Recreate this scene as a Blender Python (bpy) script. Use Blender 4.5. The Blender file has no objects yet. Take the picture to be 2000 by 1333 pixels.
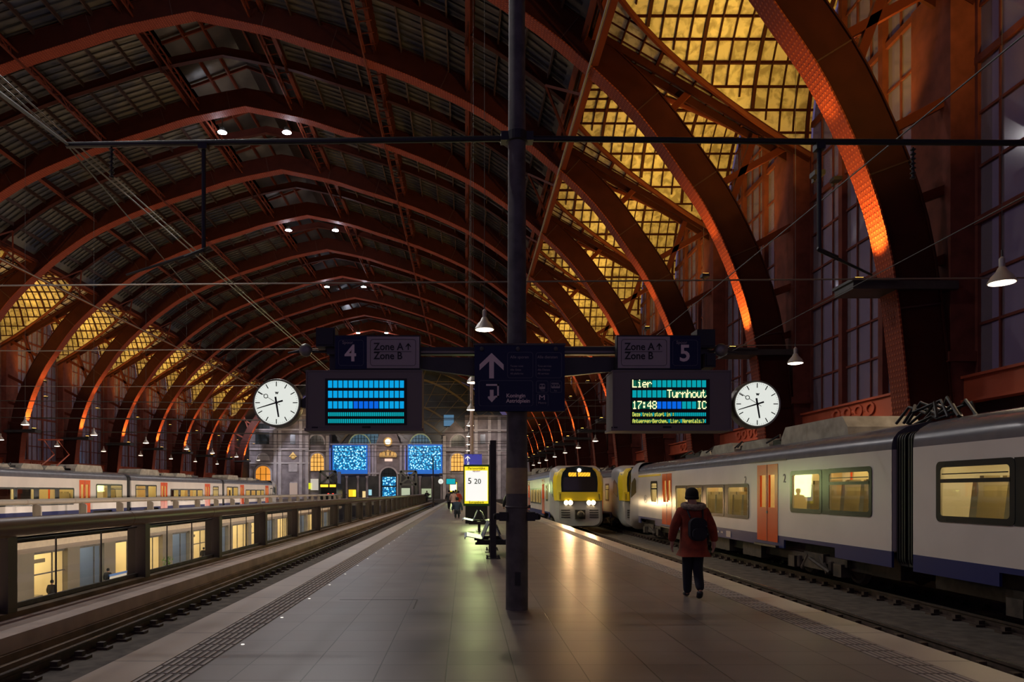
import bpy, bmesh, math, random
from mathutils import Vector, Matrix
random.seed(7)
PI = math.pi
SC = bpy.context.scene
COL = SC.collection
F = 1400.0          # focal length in pixels of a 2000 px wide frame
VX, VY = 909.0, 961.0   # vanishing point of the platform
CZ = 1.6            # eye height above the platform

# ------------------------------------------------------------------ camera
cam = bpy.data.cameras.new('camera')
cam.sensor_width = 36.0
cam.lens = F / 2000 * 36
cam.shift_x = (1000 - VX) / 2000
cam.shift_y = (VY - 666.5) / 2000
cam.clip_end = 500
camo = bpy.data.objects.new('camera', cam)
COL.objects.link(camo)
camo.location = (0, 0, CZ)
camo.rotation_euler = (PI / 2, 0, 0)
SC.camera = camo
# ------------------------------------------------------------------ view and world
SC.view_settings.view_transform = 'Standard'
SC.view_settings.look = 'None'
SC.view_settings.gamma = 1.0
SC.view_settings.use_curve_mapping = False
SC.view_settings.exposure = 0.0
W = bpy.data.worlds.new('dusk')
SC.world = W
W.use_nodes = True
W.node_tree.nodes['Background'].inputs[0].default_value = (0.36, 0.27, 0.60, 1)
W.node_tree.nodes['Background'].inputs[1].default_value = 0.22
SODIUM = (1.0, 0.50, 0.085)
AMBER = (1.0, 0.58, 0.085)
WARM = (1.0, 0.74, 0.48)
E_FLANGE, E_VAULT, E_PEND, E_FACADE, E_TOP = 2300.0, 3000.0, 330.0, 6500.0, 2900.0

def light(kind, name, loc, energy, color, target=None, **kw):
    l = bpy.data.lights.new(name, kind)
    l.energy = energy
    l.color = color
    for k, v in kw.items():
        setattr(l, k, v)
    o = bpy.data.objects.new(name, l)
    COL.objects.link(o)
    o.location = loc
    if target is not None:
        o.rotation_euler = (Vector(target) - Vector(loc)).to_track_quat('-Z', 'Y').to_euler()
    return o

# ------------------------------------------------------------------ helpers
def P(px, py, Y):
    return Vector(((px - VX) * Y / F, Y, CZ + (VY - py) * Y / F))

class MB:
    def __init__(s):
        s.v = []; s.f = []; s.m = []; s.mi = 0
    def add(s, vs, fs):
        b = len(s.v)
        s.v.extend([tuple(p) for p in vs])
        for f in fs:
            s.f.append(tuple(b + i for i in f)); s.m.append(s.mi)
        return s
    def box(s, a, b):
        x0, x1 = sorted((a[0], b[0])); y0, y1 = sorted((a[1], b[1])); z0, z1 = sorted((a[2], b[2]))
        return s.add([(x0,y0,z0),(x1,y0,z0),(x1,y1,z0),(x0,y1,z0),(x0,y0,z1),(x1,y0,z1),(x1,y1,z1),(x0,y1,z1)],
              [(0,3,2,1),(4,5,6,7),(0,1,5,4),(1,2,6,5),(2,3,7,6),(3,0,4,7)])
    def cbox(s, c, d):
        return s.box([c[i] - d[i] / 2 for i in range(3)], [c[i] + d[i] / 2 for i in range(3)])
    def sweep(s, pts, wdir, w, h, off=0.0):
        """rectangular bar along pts; width w along wdir, from off to off+h along cross(tangent, wdir)"""
        W_ = Vector(wdir).normalized(); pts = [Vector(p) for p in pts]; n = len(pts); vs = []
        for i, p in enumerate(pts):
            t = (pts[min(i+1, n-1)] - pts[max(i-1, 0)]).normalized()
            N = t.cross(W_)
            if N.length < 1e-6: N = Vector((0, 0, 1))
            N.normalize()
            vs += [p - W_*w/2 + N*off, p + W_*w/2 + N*off, p + W_*w/2 + N*(off+h), p - W_*w/2 + N*(off+h)]
        fs = [(3,2,1,0), tuple((n-1)*4 + k for k in range(4))]
        for i in range(n-1):
            for k in range(4):
                a = i*4+k; b = i*4+(k+1) % 4
                fs.append((a, b, b+4, a+4))
        return s.add(vs, fs)
    def bar(s, a, b, w, h=None, up=(0, 0, 1)):
        a = Vector(a); b = Vector(b); t = (b-a).normalized(); u = Vector(up)
        sd = t.cross(u)
        if sd.length < 1e-4: sd = t.cross(Vector((0, 1, 0)))
        sd.normalize(); h = h or w
        return s.sweep([a, b], sd, w, h, -h/2)
    def tube(s, pts, r, n=8, cap=True):
        pts = [Vector(p) for p in pts]; vs = []; fs = []; k = len(pts)
        rs = r if isinstance(r, (list, tuple)) else [r]*k
        t0 = (pts[1]-pts[0]).normalized()
        ref = Vector((0, 0, 1)) if abs(t0.z) < .9 else Vector((1, 0, 0))
        for i, p in enumerate(pts):
            t = (pts[min(i+1, k-1)] - pts[max(i-1, 0)]).normalized()
            a = t.cross(ref).normalized(); b = a.cross(t).normalized()
            for j in range(n):
                q = 2*PI*j/n
                vs.append(p + a*math.cos(q)*rs[i] + b*math.sin(q)*rs[i])
        for i in range(k-1):
            for j in range(n):
                j2 = (j+1) % n
                fs.append((i*n+j, i*n+j2, (i+1)*n+j2, (i+1)*n+j))
        if cap:
            fs.append(tuple(range(n))[::-1]); fs.append(tuple((k-1)*n+j for j in range(n)))
        return s.add(vs, fs)
    def lathe(s, c, prof, axis='z', n=20):
        """prof: list of (r, h) along axis from c"""
        vs = []; fs = []; k = len(prof)
        for r, h in prof:
            for j in range(n):
                q = 2*PI*j/n; a, b = r*math.cos(q), r*math.sin(q)
                if axis == 'z': vs.append((c[0]+a, c[1]+b, c[2]+h))
                elif axis == 'y': vs.append((c[0]+a, c[1]+h, c[2]+b))
                else: vs.append((c[0]+h, c[1]+a, c[2]+b))
        for i in range(k-1):
            for j in range(n):
                j2 = (j+1) % n
                fs.append((i*n+j, i*n+j2, (i+1)*n+j2, (i+1)*n+j))
        fs.append(tuple(range(n))); fs.append(tuple((k-1)*n+j for j in range(n)))
        return s.add(vs, fs)
    def plate(s, o, u, v, pts, t):
        """closed outline pts (a,b) on plane o + a u + b v, thickness t along u x v"""
        o = Vector(o); u = Vector(u); v = Vector(v); n = u.cross(v).normalized(); k = len(pts)
        vs = [o + u*a + v*b for a, b in pts] + [o + u*a + v*b + n*t for a, b in pts]
        fs = [tuple(range(k))[::-1], tuple(range(k, 2*k))]
        for i in range(k):
            j = (i+1) % k
            fs.append((i, j, j+k, i+k))
        return s.add(vs, fs)
    def ring(s, o, u, v, po, pi_, t):
        o = Vector(o); u = Vector(u); v = Vector(v); n = u.cross(v).normalized(); k = len(po)
        vs = []
        for pp, h in ((po, 0), (pi_, 0), (po, t), (pi_, t)):
            vs += [o + u*a + v*b + n*h for a, b in pp]
        fs = []
        for i in range(k):
            j = (i+1) % k
            fs += [(i, i+k, j+k, j), (2*k+i, 2*k+j, 3*k+j, 3*k+i), (i, j, 2*k+j, 2*k+i), (k+i, 3*k+i, 3*k+j, k+j)]
        return s.add(vs, fs)
    def grid(s, rows, t=0.0, nrm=None):
        """surface through rows of points; thickness t along nrm"""
        a = len(rows); b = len(rows[0]); vs = [Vector(p) for r in rows for p in r]; fs = []
        for i in range(a-1):
            for j in range(b-1):
                fs.append((i*b+j, i*b+j+1, (i+1)*b+j+1, (i+1)*b+j))
        if t:
            m = len(vs); nn = Vector(nrm)
            vs += [p + nn*t for p in vs]
            fs += [tuple(m+q for q in f)[::-1] for f in fs]
            for i in range(a-1):
                for j in (0, b-1):
                    p, q = i*b+j, (i+1)*b+j
                    fs.append((p, q, q+m, p+m))
            for j in range(b-1):
                for i in (0, a-1):
                    p, q = i*b+j, i*b+j+1
                    fs.append((p, q, q+m, p+m))
        return s.add(vs, fs)
    def build(s, name, mats, parent=None, smooth=False, fix=True):
        me = bpy.data.meshes.new(name)
        me.from_pydata(s.v, [], s.f)
        for m in (mats if isinstance(mats, (list, tuple)) else [mats]): me.materials.append(m)
        if len(set(s.m)) > 1:
            me.polygons.foreach_set('material_index', s.m)
        if fix:
            bm = bmesh.new(); bm.from_mesh(me)
            bmesh.ops.recalc_face_normals(bm, faces=bm.faces[:])
            bm.to_mesh(me); bm.free()
        if smooth:
            me.polygons.foreach_set('use_smooth', [True]*len(me.polygons))
            me.set_sharp_from_angle(angle=math.radians(35))
        me.update()
        o = bpy.data.objects.new(name, me)
        COL.objects.link(o)
        if parent is not None: o.parent = parent; o.matrix_parent_inverse = Matrix.Translation(-wloc(parent))
        return o

def rrect(w, h, r, n=4, cx=0, cy=0):
    pts = []
    for sx, sy, a0 in ((1, 1, 0), (-1, 1, 90), (-1, -1, 180), (1, -1, 270)):
        for i in range(n+1):
            a = math.radians(a0 + 90*i/n)
            pts.append((cx + sx*(w/2-r) + r*math.cos(a), cy + sy*(h/2-r) + r*math.sin(a)))
    return pts

def empty(name, loc, label=None, cat=None, group=None):
    o = bpy.data.objects.new(name, None); o.empty_display_size = .2
    COL.objects.link(o); o.location = loc
    tag(o, label, cat, group)
    return o
def tag(o, label=None, cat=None, group=None, kind=None):
    if label: o['label'] = label
    if cat: o['category'] = cat
    if group: o['group'] = group
    if kind: o['kind'] = kind
    return o
def dup(o, dloc, label=None, parent=None):
    """copy of a thing with its parts and sub-parts, moved by dloc"""
    c = o.copy(); COL.objects.link(c)
    if parent is None: c.location = Vector(o.location) + Vector(dloc)
    else: c.parent = parent
    if label: c['label'] = label
    for ch in list(o.children): dup(ch, dloc, None, c)
    return c

# ------------------------------------------------------------------ materials
def mat(name, col, rough=.5, metal=0.0, emit=None, es=0.0, noise=0.0, nscale=3.0, bump=0.0, spec=None, coat=0.0):
    m = bpy.data.materials.new(name); m.use_nodes = True
    nt = m.node_tree; b = nt.nodes['Principled BSDF']
    b.inputs['Base Color'].default_value = (*col, 1)
    b.inputs['Roughness'].default_value = rough
    b.inputs['Metallic'].default_value = metal
    if spec is not None: b.inputs['Specular IOR Level'].default_value = spec
    if coat: b.inputs['Coat Weight'].default_value = coat
    if emit:
        b.inputs['Emission Color'].default_value = (*emit, 1)
        b.inputs['Emission Strength'].default_value = es
    if noise or bump:
        tc = nt.nodes.new('ShaderNodeTexCoord'); nz = nt.nodes.new('ShaderNodeTexNoise')
        nz.inputs['Scale'].default_value = nscale; nz.inputs['Detail'].default_value = 6
        nt.links.new(tc.outputs['Object'], nz.inputs['Vector'])
        if noise:
            mx = nt.nodes.new('ShaderNodeMix'); mx.data_type = 'RGBA'
            mx.inputs['A'].default_value = (*[c*(1-noise) for c in col], 1)
            mx.inputs['B'].default_value = (*[min(1, c*(1+noise)) for c in col], 1)
            rp = nt.nodes.new('ShaderNodeMapRange'); rp.inputs['From Min'].default_value = .35; rp.inputs['From Max'].default_value = .65
            nt.links.new(nz.outputs['Fac'], rp.inputs['Value'])
            nt.links.new(rp.outputs['Result'], mx.inputs['Factor'])
            nt.links.new(mx.outputs['Result'], b.inputs['Base Color'])
        if bump:
            bp = nt.nodes.new('ShaderNodeBump'); bp.inputs['Strength'].default_value = bump
            nt.links.new(nz.outputs['Fac'], bp.inputs['Height']); nt.links.new(bp.outputs['Normal'], b.inputs['Normal'])
    return m

def emat(name, col, s):
    return mat(name, tuple(c*.5 for c in col), .5, emit=col, es=s)

def glass_mat(name, tint=(1, 1, 1), gloss=.12, rough=.02, haze=0.0, hazecol=(.5, .5, .5)):
    m = bpy.data.materials.new(name); m.use_nodes = True; nt = m.node_tree; nt.nodes.clear()
    o = nt.nodes.new('ShaderNodeOutputMaterial'); tr = nt.nodes.new('ShaderNodeBsdfTransparent')
    gl = nt.nodes.new('ShaderNodeBsdfGlossy'); mx = nt.nodes.new('ShaderNodeMixShader')
    tr.inputs['Color'].default_value = (*tint, 1); gl.inputs['Roughness'].default_value = rough
    mx.inputs[0].default_value = gloss
    nt.links.new(tr.outputs[0], mx.inputs[1]); nt.links.new(gl.outputs[0], mx.inputs[2])
    last = mx
    if haze:
        df = nt.nodes.new('ShaderNodeBsdfDiffuse'); df.inputs['Color'].default_value = (*hazecol, 1)
        m2 = nt.nodes.new('ShaderNodeMixShader'); m2.inputs[0].default_value = haze
        nt.links.new(mx.outputs[0], m2.inputs[1]); nt.links.new(df.outputs[0], m2.inputs[2]); last = m2
    nt.links.new(last.outputs[0], o.inputs[0])
    return m

M = {}
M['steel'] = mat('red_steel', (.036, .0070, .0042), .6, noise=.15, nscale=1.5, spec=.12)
M['steel2'] = mat('red_steel_lattice', (.095, .018, .008), .6, spec=.15)
M['wallred'] = mat('red_wall', (.115, .030, .022), .75, noise=.2, nscale=2, spec=.15)
M['girder'] = mat('red_girder', (.30, .052, .020), .6, noise=.12, nscale=1)
M['black'] = mat('black', (.012, .012, .012), .5)
M['dark'] = mat('dark_metal', (.035, .032, .03), .5, noise=.2)
M['underframe'] = mat('dirty_underframe', (.035, .028, .022), .75, noise=.4, nscale=6)
M['bogie'] = mat('dusty_bogie', (.045, .033, .024), .7, noise=.5, nscale=5)
M['white'] = mat('train_white', (.64, .585, .52), .24, noise=.05, nscale=.7, spec=.35)
M['roofgrey'] = mat('train_roof_grey', (.12, .12, .135), .24, noise=.08)
M['blue'] = mat('train_blue', (.012, .020, .115), .5, spec=.2)
M['orange'] = mat('door_orange', (.66, .080, .012), .22, spec=.35)
M['yellow'] = mat('cab_yellow', (.85, .62, .02), .35, coat=.3)
M['frame'] = mat('window_frame_black', (.016, .020, .020), .22, spec=.3)
M['cream'] = mat('interior_cream', (.62, .50, .30), .7)
M['seat'] = mat('seat_fabric', (.34, .27, .16), .9)
M['trainlamp'] = emat('carriage_ceiling_light', (1.0, .78, .40), 7.5)
M['glass'] = glass_mat('train_glass', (.92, .95, .88), .07)
M['tglass'] = glass_mat('dark_train_glass', (.45, .48, .46), .12)
M['railglass'] = glass_mat('balustrade_glass', (.93, .95, .92), .04, .03)
M['concrete'] = mat('concrete', (.46, .37, .31), .8, noise=.15, nscale=2, bump=.1)
M['bed'] = mat('track_bed', (.095, .080, .066), .9, noise=.35, nscale=3.5, bump=.4)
M['rail'] = mat('rusty_rail', (.055, .035, .026), .7, noise=.3, nscale=8)
M['railtop'] = mat('worn_rail_top', (.35, .33, .31), .25, metal=.9)
M['beige'] = mat('beige_fascia', (.70, .58, .45), .8, noise=.08)
M['handrail'] = mat('brown_handrail', (.17, .11, .065), .38, noise=.1, nscale=1)
M['pole'] = mat('pole_grey', (.085, .078, .072), .6, noise=.3, nscale=5)
M['band'] = mat('pole_band_ochre', (.34, .26, .14), .6, noise=.15, nscale=6)
M['navy'] = mat('sign_navy', (.006, .011, .055), .5, spec=.3)
M['signwhite'] = mat('sign_white', (.38, .33, .32), .55)
M['txt'] = mat('sign_text', (.85, .70, .64), .55)
M['ink'] = mat('black_ink', (.012, .012, .015), .6)
M['housing'] = mat('display_housing', (.17, .145, .13), .5)
M['clockface'] = emat('clock_face', (.90, .94, .86), .80)
M['clockrim'] = mat('clock_rim', (.22, .21, .17), .35, metal=.4)
M['lamp'] = emat('lamp_disc', (1.0, .84, .62), 9.0)
M['lampshade'] = mat('lamp_shade', (.42, .38, .33), .35, metal=.3)
M['spotdisc'] = emat('spot_disc', (.85, .90, 1.0), 60.0)
M['sodium'] = emat('sodium_lamp', (1.0, .55, .10), 12.0)
M['wire'] = mat('wire', (.05, .045, .04), .5)
M['wirelit'] = mat('steel_cable', (.20, .17, .14), .4, metal=.3)
M['stone'] = mat('facade_stone', (.31, .27, .28), .85, noise=.3, nscale=.6, bump=.2)
M['stone2'] = mat('facade_pale_stone', (.60, .55, .55), .85, noise=.12, nscale=.8)
M['darkwin'] = mat('dark_window', (.02, .028, .03), .25)
M['amber'] = emat('amber_window', (1.0, .50, .10), .85)
M['amber2'] = emat('amber_door', (1.0, .36, .04), .75)
M['gold'] = mat('gold_ornament', (.75, .50, .16), .35, metal=.5, emit=(1, .6, .2), es=.12)
M['coat'] = mat('rust_coat', (.20, .028, .010), .9, noise=.3, nscale=7)
M['trouser'] = mat('dark_trousers', (.012, .013, .020), .9)
M['beanie'] = mat('dark_beanie', (.014, .014, .012), .95)
M['fur'] = mat('grey_fur_trim', (.25, .19, .14), .95, noise=.4, nscale=30)
M['skin'] = mat('skin', (.45, .25, .17), .6)
M['bag'] = mat('black_backpack', (.010, .010, .016), .8)
M['bench'] = mat('bench_steel', (.20, .22, .26), .3, metal=.7)
M['lantern'] = mat('lantern_glass', (.020, .015, .013), .35, noise=.5, nscale=.7)
M['brownconc'] = mat('stained_kerb', (.15, .10, .065), .8, noise=.35, nscale=2)

def brickmat(name, c1, c2, cm, scale, rough, bw, rh, mortar=.012, off=.5, shift=(0, 0, 0)):
    m = bpy.data.materials.new(name); m.use_nodes = True; nt = m.node_tree; b = nt.nodes['Principled BSDF']
    tc = nt.nodes.new('ShaderNodeTexCoord'); br = nt.nodes.new('ShaderNodeTexBrick'); nz = nt.nodes.new('ShaderNodeTexNoise')
    br.inputs['Color1'].default_value = (*c1, 1); br.inputs['Color2'].default_value = (*c2, 1); br.inputs['Mortar'].default_value = (*cm, 1)
    br.inputs['Scale'].default_value = scale; br.inputs['Brick Width'].default_value = bw; br.inputs['Row Height'].default_value = rh
    br.inputs['Mortar Size'].default_value = mortar; br.inputs['Mortar Smooth'].default_value = .2; br.offset = off
    ad = nt.nodes.new('ShaderNodeVectorMath'); ad.inputs[1].default_value = shift
    nt.links.new(tc.outputs['Object'], ad.inputs[0]); nt.links.new(ad.outputs[0], br.inputs['Vector'])
    nz.inputs['Scale'].default_value = 1.1; nz.inputs['Detail'].default_value = 3; nz.inputs['Roughness'].default_value = .5
    nt.links.new(tc.outputs['Object'], nz.inputs['Vector'])
    mx = nt.nodes.new('ShaderNodeMix'); mx.data_type = 'RGBA'; mx.blend_type = 'MULTIPLY'; mx.inputs['Factor'].default_value = .45
    nt.links.new(br.outputs['Color'], mx.inputs['A']); nt.links.new(nz.outputs['Fac'], mx.inputs['B'])
    nt.links.new(mx.outputs['Result'], b.inputs['Base Color'])
    mr = nt.nodes.new('ShaderNodeMapRange'); mr.inputs['From Min'].default_value = .3; mr.inputs['From Max'].default_value = .7
    mr.inputs['To Min'].default_value = rough-.03; mr.inputs['To Max'].default_value = rough+.05
    nt.links.new(nz.outputs['Fac'], mr.inputs['Value']); nt.links.new(mr.outputs['Result'], b.inputs['Roughness'])
    bp = nt.nodes.new('ShaderNodeBump'); bp.inputs['Strength'].default_value = .25; bp.inputs['Distance'].default_value = .01
    iv = nt.nodes.new('ShaderNodeMath'); iv.operation = 'SUBTRACT'; iv.inputs[0].default_value = 1
    nt.links.new(br.outputs['Fac'], iv.inputs[1]); nt.links.new(iv.outputs[0], bp.inputs['Height'])
    nt.links.new(bp.outputs['Normal'], b.inputs['Normal'])
    return m
M['tile'] = brickmat('platform_tile', (.215, .175, .160), (.17, .14, .128), (.03, .025, .022), 1.0, .36, .61, .54, .006, off=0, shift=(.17, .40, 0))
M['coping'] = brickmat('coping_slab', (.56, .46, .37), (.50, .41, .33), (.08, .06, .05), 1.0, .36, 40, 1.35, .010, off=0)
M['darkbrick'] = brickmat('dark_wall_panel', (.035, .016, .012), (.028, .014, .011), (.012, .008, .008), 1.0, .6, 2.0, 1.0, .02)

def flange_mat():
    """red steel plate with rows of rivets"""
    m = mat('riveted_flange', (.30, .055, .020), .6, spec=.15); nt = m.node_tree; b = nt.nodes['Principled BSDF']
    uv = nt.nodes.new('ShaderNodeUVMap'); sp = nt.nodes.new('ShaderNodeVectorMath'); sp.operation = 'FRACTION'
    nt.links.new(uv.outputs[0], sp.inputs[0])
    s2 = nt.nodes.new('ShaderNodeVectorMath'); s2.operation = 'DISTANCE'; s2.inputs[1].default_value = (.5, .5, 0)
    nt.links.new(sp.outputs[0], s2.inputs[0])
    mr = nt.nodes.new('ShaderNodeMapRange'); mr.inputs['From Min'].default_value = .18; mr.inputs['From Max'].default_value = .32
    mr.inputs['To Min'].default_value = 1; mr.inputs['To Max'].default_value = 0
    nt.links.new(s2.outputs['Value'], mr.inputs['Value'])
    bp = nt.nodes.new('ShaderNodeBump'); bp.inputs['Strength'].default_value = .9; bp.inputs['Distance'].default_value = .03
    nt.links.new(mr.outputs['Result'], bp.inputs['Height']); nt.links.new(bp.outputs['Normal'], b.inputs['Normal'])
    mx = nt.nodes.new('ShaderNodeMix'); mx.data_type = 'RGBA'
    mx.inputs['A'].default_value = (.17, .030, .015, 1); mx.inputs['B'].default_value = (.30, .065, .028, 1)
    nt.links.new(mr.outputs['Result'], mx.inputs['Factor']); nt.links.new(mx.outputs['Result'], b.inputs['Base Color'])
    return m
M['flange'] = flange_mat()

def frosted(name, c1, c2, rough, scale, seam):
    """weathered wired glass: pale with blotchy dirt"""
    m = bpy.data.materials.new(name); m.use_nodes = True; nt = m.node_tree; b = nt.nodes['Principled BSDF']
    tc = nt.nodes.new('ShaderNodeTexCoord'); nz = nt.nodes.new('ShaderNodeTexNoise')
    nz.inputs['Scale'].default_value = scale; nz.inputs['Detail'].default_value = 7; nz.inputs['Distortion'].default_value = .6
    nt.links.new(tc.outputs['Object'], nz.inputs['Vector'])
    cr = nt.nodes.new('ShaderNodeValToRGB'); cr.color_ramp.elements[0].position = .38; cr.color_ramp.elements[0].color = (*c2, 1)
    cr.color_ramp.elements[1].position = .56; cr.color_ramp.elements[1].color = (*c1, 1)
    nt.links.new(nz.outputs['Fac'], cr.inputs[0]); nt.links.new(cr.outputs[0], b.inputs['Base Color'])
    b.inputs['Roughness'].default_value = rough
    return m
M['vaultglass'] = frosted('vault_glass', (.60, .55, .42), (.30, .26, .17), .45, 2.4, 0)
M['roofglass'] = frosted('roof_glass', (.115, .105, .085), (.032, .038, .065), .30, .30, 0)
M['winglass'] = glass_mat('side_window_glass', (.55, .50, .52), .10, .10, .34, (.34, .28, .33))

def led_mat():
    m = bpy.data.materials.new('led_curtain'); m.use_nodes = True; nt = m.node_tree; b = nt.nodes['Principled BSDF']
    tc = nt.nodes.new('ShaderNodeTexCoord'); vo = nt.nodes.new('ShaderNodeTexVoronoi'); vo.inputs['Scale'].default_value = 2.3
    nt.links.new(tc.outputs['Object'], vo.inputs['Vector'])
    cr = nt.nodes.new('ShaderNodeValToRGB'); e = cr.color_ramp.elements
    e[0].position = .16; e[0].color = (.85, 1, 1, 1); e[1].position = .62; e[1].color = (0, .05, .16, 1)
    x = e.new(.34); x.color = (.02, .42, .75, 1)
    nt.links.new(vo.outputs['Distance'], cr.inputs[0])
    b.inputs['Base Color'].default_value = (0, .05, .1, 1)
    nt.links.new(cr.outputs[0], b.inputs['Emission Color']); b.inputs['Emission Strength'].default_value = 1.5
    return m
M['led'] = led_mat()
M['ledblue'] = emat('led_border', (.02, .22, .90), .45)

def text(body, size, o, mat_, parent, name='lettering', u=(1, 0, 0), v=(0, 0, 1), align='LEFT', depth=.004, sx=1.0, bold=0.0):
    """flat lettering: baseline at o, running along u, up along v"""
    cu = bpy.data.curves.new(name, 'FONT'); cu.body = body; cu.size = size; cu.align_x = align
    cu.extrude = depth; cu.resolution_u = 3; cu.offset = bold
    ob = bpy.data.objects.new(name, cu)
    me = bpy.data.meshes.new_from_object(ob)
    u = Vector(u).normalized(); v = Vector(v).normalized(); n = u.cross(v)
    mt = Matrix((( u.x*sx, v.x, n.x, o[0]), (u.y*sx, v.y, n.y, o[1]), (u.z*sx, v.z, n.z, o[2]), (0, 0, 0, 1)))
    me.transform(mt); me.materials.clear(); me.materials.append(mat_)
    bpy.data.objects.remove(ob); bpy.data.curves.remove(cu)
    r = bpy.data.objects.new(name, me); COL.objects.link(r)
    if parent is not None: r.parent = parent; r.matrix_parent_inverse = Matrix.Translation(-wloc(parent))
    return r
def wloc(o):
    return Vector((0, 0, 0)) if o.parent else Vector(o.location)
ORD = ['first', 'second', 'third', 'fourth', 'fifth', 'sixth', 'seventh', 'eighth', 'ninth', 'tenth', 'eleventh', 'twelfth', 'thirteenth', 'fourteenth']
# ================================================================== THE HALL
XC = -16.1
Y0, BAY = 21.5, 10.3
NA = 13
YEND = Y0 + BAY*(NA-1) + 6.0
ARCHY = [Y0 + BAY*k for k in range(NA)]
half = [(0, 28.2), (4.1, 27.35), (6.8, 26.5), (11.4, 25.0), (16, 23), (18.7, 21.3), (21.1, 19.4), (23.7, 16.9), (25.7, 14.2), (27, 12.2), (28.2, 9.5), (28.9, 6.9), (29.4, 2.5), (29.55, -.2)]
def interp(pts, n):
    """smooth curve through pts (Catmull-Rom)"""
    out = []
    for i in range(len(pts)-1):
        p0 = pts[max(i-1, 0)]; p1 = pts[i]; p2 = pts[i+1]; p3 = pts[min(i+2, len(pts)-1)]
        for k in range(n):
            t = k/n
            out.append(tuple(.5*((2*p1[j]) + (-p0[j]+p2[j])*t + (2*p0[j]-5*p1[j]+4*p2[j]-p3[j])*t*t + (-p0[j]+3*p1[j]-3*p2[j]+p3[j])*t**3) for j in range(2)))
    out.append(pts[-1]); return out
HC = interp(half, 3)
# whole arch, left foot to right foot, absolute z
ARC = [(XC-d, z+CZ) for d, z in HC[::-1]] + [(XC+d, z+CZ) for d, z in HC[1:]]
def offset_curve(pts, o):
    r = []
    for i, p in enumerate(pts):
        a = pts[max(i-1, 0)]; b = pts[min(i+1, len(pts)-1)]
        t = Vector((b[0]-a[0], b[1]-a[1])).normalized()
        r.append((p[0]-t.y*o, p[1]+t.x*o))
    return r
def zat(curve, x):
    for a, b in zip(curve, curve[1:]):
        if a[0] <= x <= b[0] and b[0] > a[0]:
            return a[1] + (b[1]-a[1])*(x-a[0])/(b[0]-a[0])
    return None
SKIN = offset_curve(ARC, 1.38)
KNEE, WALLX, SPR = 5.6, 15.3, 15.0+CZ
def mxs(x, s): return x if s > 0 else 2*XC - x
ZK = zat(SKIN, KNEE)
def slope_z(x): return ZK + (SPR - ZK)*(x-KNEE)/(WALLX-KNEE)

# ---- main arches
DEPTH, WID = 1.3, .78
M['minor'] = mat('thin_purlin', (.030, .012, .009), .6); M['seam'] = mat('web_seam', (.04, .008, .005), .7)
arches = []
def flange_strip(pts, yc, w, h, off, parent):
    mb = MB(); mb.sweep([(x, yc, z) for x, z in pts], (0, 1, 0), w, h, off)
    o = mb.build('flange', M['flange'], parent)
    me = o.data; uv = me.uv_layers.new(name='UVMap'); s = [0]
    for a, b in zip(pts, pts[1:]): s.append(s[-1] + math.hypot(b[0]-a[0], b[1]-a[1]))
    for lp in me.loops:
        vi = lp.vertex_index
        uv.data[lp.index].uv = ((me.vertices[vi].co.y-yc)/.135 + .5, s[vi//4]/.16)
    return o
for k, y in enumerate(ARCHY):
    yc = y + WID/2
    pts = ARC if k > 1 else [p for p in ARC if p[0] > (-16.5 if k == 0 else -40)]
    e = empty('roof_arch', (XC, y, CZ), f'rust-red riveted steel roof arch, {ORD[k]} from the viewer', 'arch', 'main roof arches')
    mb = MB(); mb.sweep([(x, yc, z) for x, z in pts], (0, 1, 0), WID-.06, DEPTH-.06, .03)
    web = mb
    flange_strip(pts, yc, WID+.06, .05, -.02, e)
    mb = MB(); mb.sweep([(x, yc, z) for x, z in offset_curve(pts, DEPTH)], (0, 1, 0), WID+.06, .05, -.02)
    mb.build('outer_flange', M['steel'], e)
    # joint cover lines across the web
    mb = web; mb.mi = 1; ofs = offset_curve(pts, DEPTH)
    for i in range(2, len(pts)-1, 4):
        a = pts[i]; b = ofs[i]
        mb.bar((a[0], y+.02, a[1]), (b[0], y+.02, b[1]), .035, .05)
    mb.build('web', [M['steel'], M['seam']], e)
    # brackets tying the arch to wall pier and valley
    for s in (1, -1):
        if s < 0 and k < 2: continue
        for (x1, z1, x2, z2) in ((13.4, 11.1, 14.6, 11.9), (14.0, 8.9, 14.6, 9.2), (14.3, 6.9, 14.6, 7.1), (11.9, 13.9, 14.6, 15.6), (9.4, 16.9, 10.1, 18.0), (7.0, 19.2, 7.5, 19.8), (12.4, 13.0, 13.0, 16.0)):
            MB().bar((mxs(x1-.5, s), yc, z1+CZ-.1), (mxs(x2, s), yc, z2+CZ), .22, .28).build('wall_strut', M['steel2'], e)
        mb = MB()
        mb.box((mxs(11.55, s), y-.15, 6.05+CZ), (mxs(14.7, s), y+WID+.15, 6.3+CZ))
        mb.box((mxs(11.5, s), y-.2, 6.28+CZ), (mxs(12.9, s), y+WID+.2, 6.36+CZ))
        mb.build('lamp_shelf', M['dark'], e)
    arches.append(e)

# ---- secondary ribs, mid bay
KL, KR = 2*XC-KNEE, KNEE
for k in range(-1, NA):
    yc = Y0 + BAY*k + BAY/2 + WID/2
    pts = [p for p in offset_curve(ARC, .78) if KL <= p[0] <= KR]
    if k <= 0: pts = [p for p in pts if p[0] > (-11 if k < 0 else -33)]
    mb = MB(); mb.sweep([(x, yc, z) for x, z in pts], (0, 1, 0), .10, .58, 0)
    mb.sweep([(x, yc, z) for x, z in pts], (0, 1, 0), .34, .05, -.02)
    o = mb.build('roof_rib', M['steel'])
    tag(o, f'slimmer dark red roof rib between two main arches, {ORD[k+1]} from the viewer', 'rib', 'intermediate roof ribs')

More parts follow.
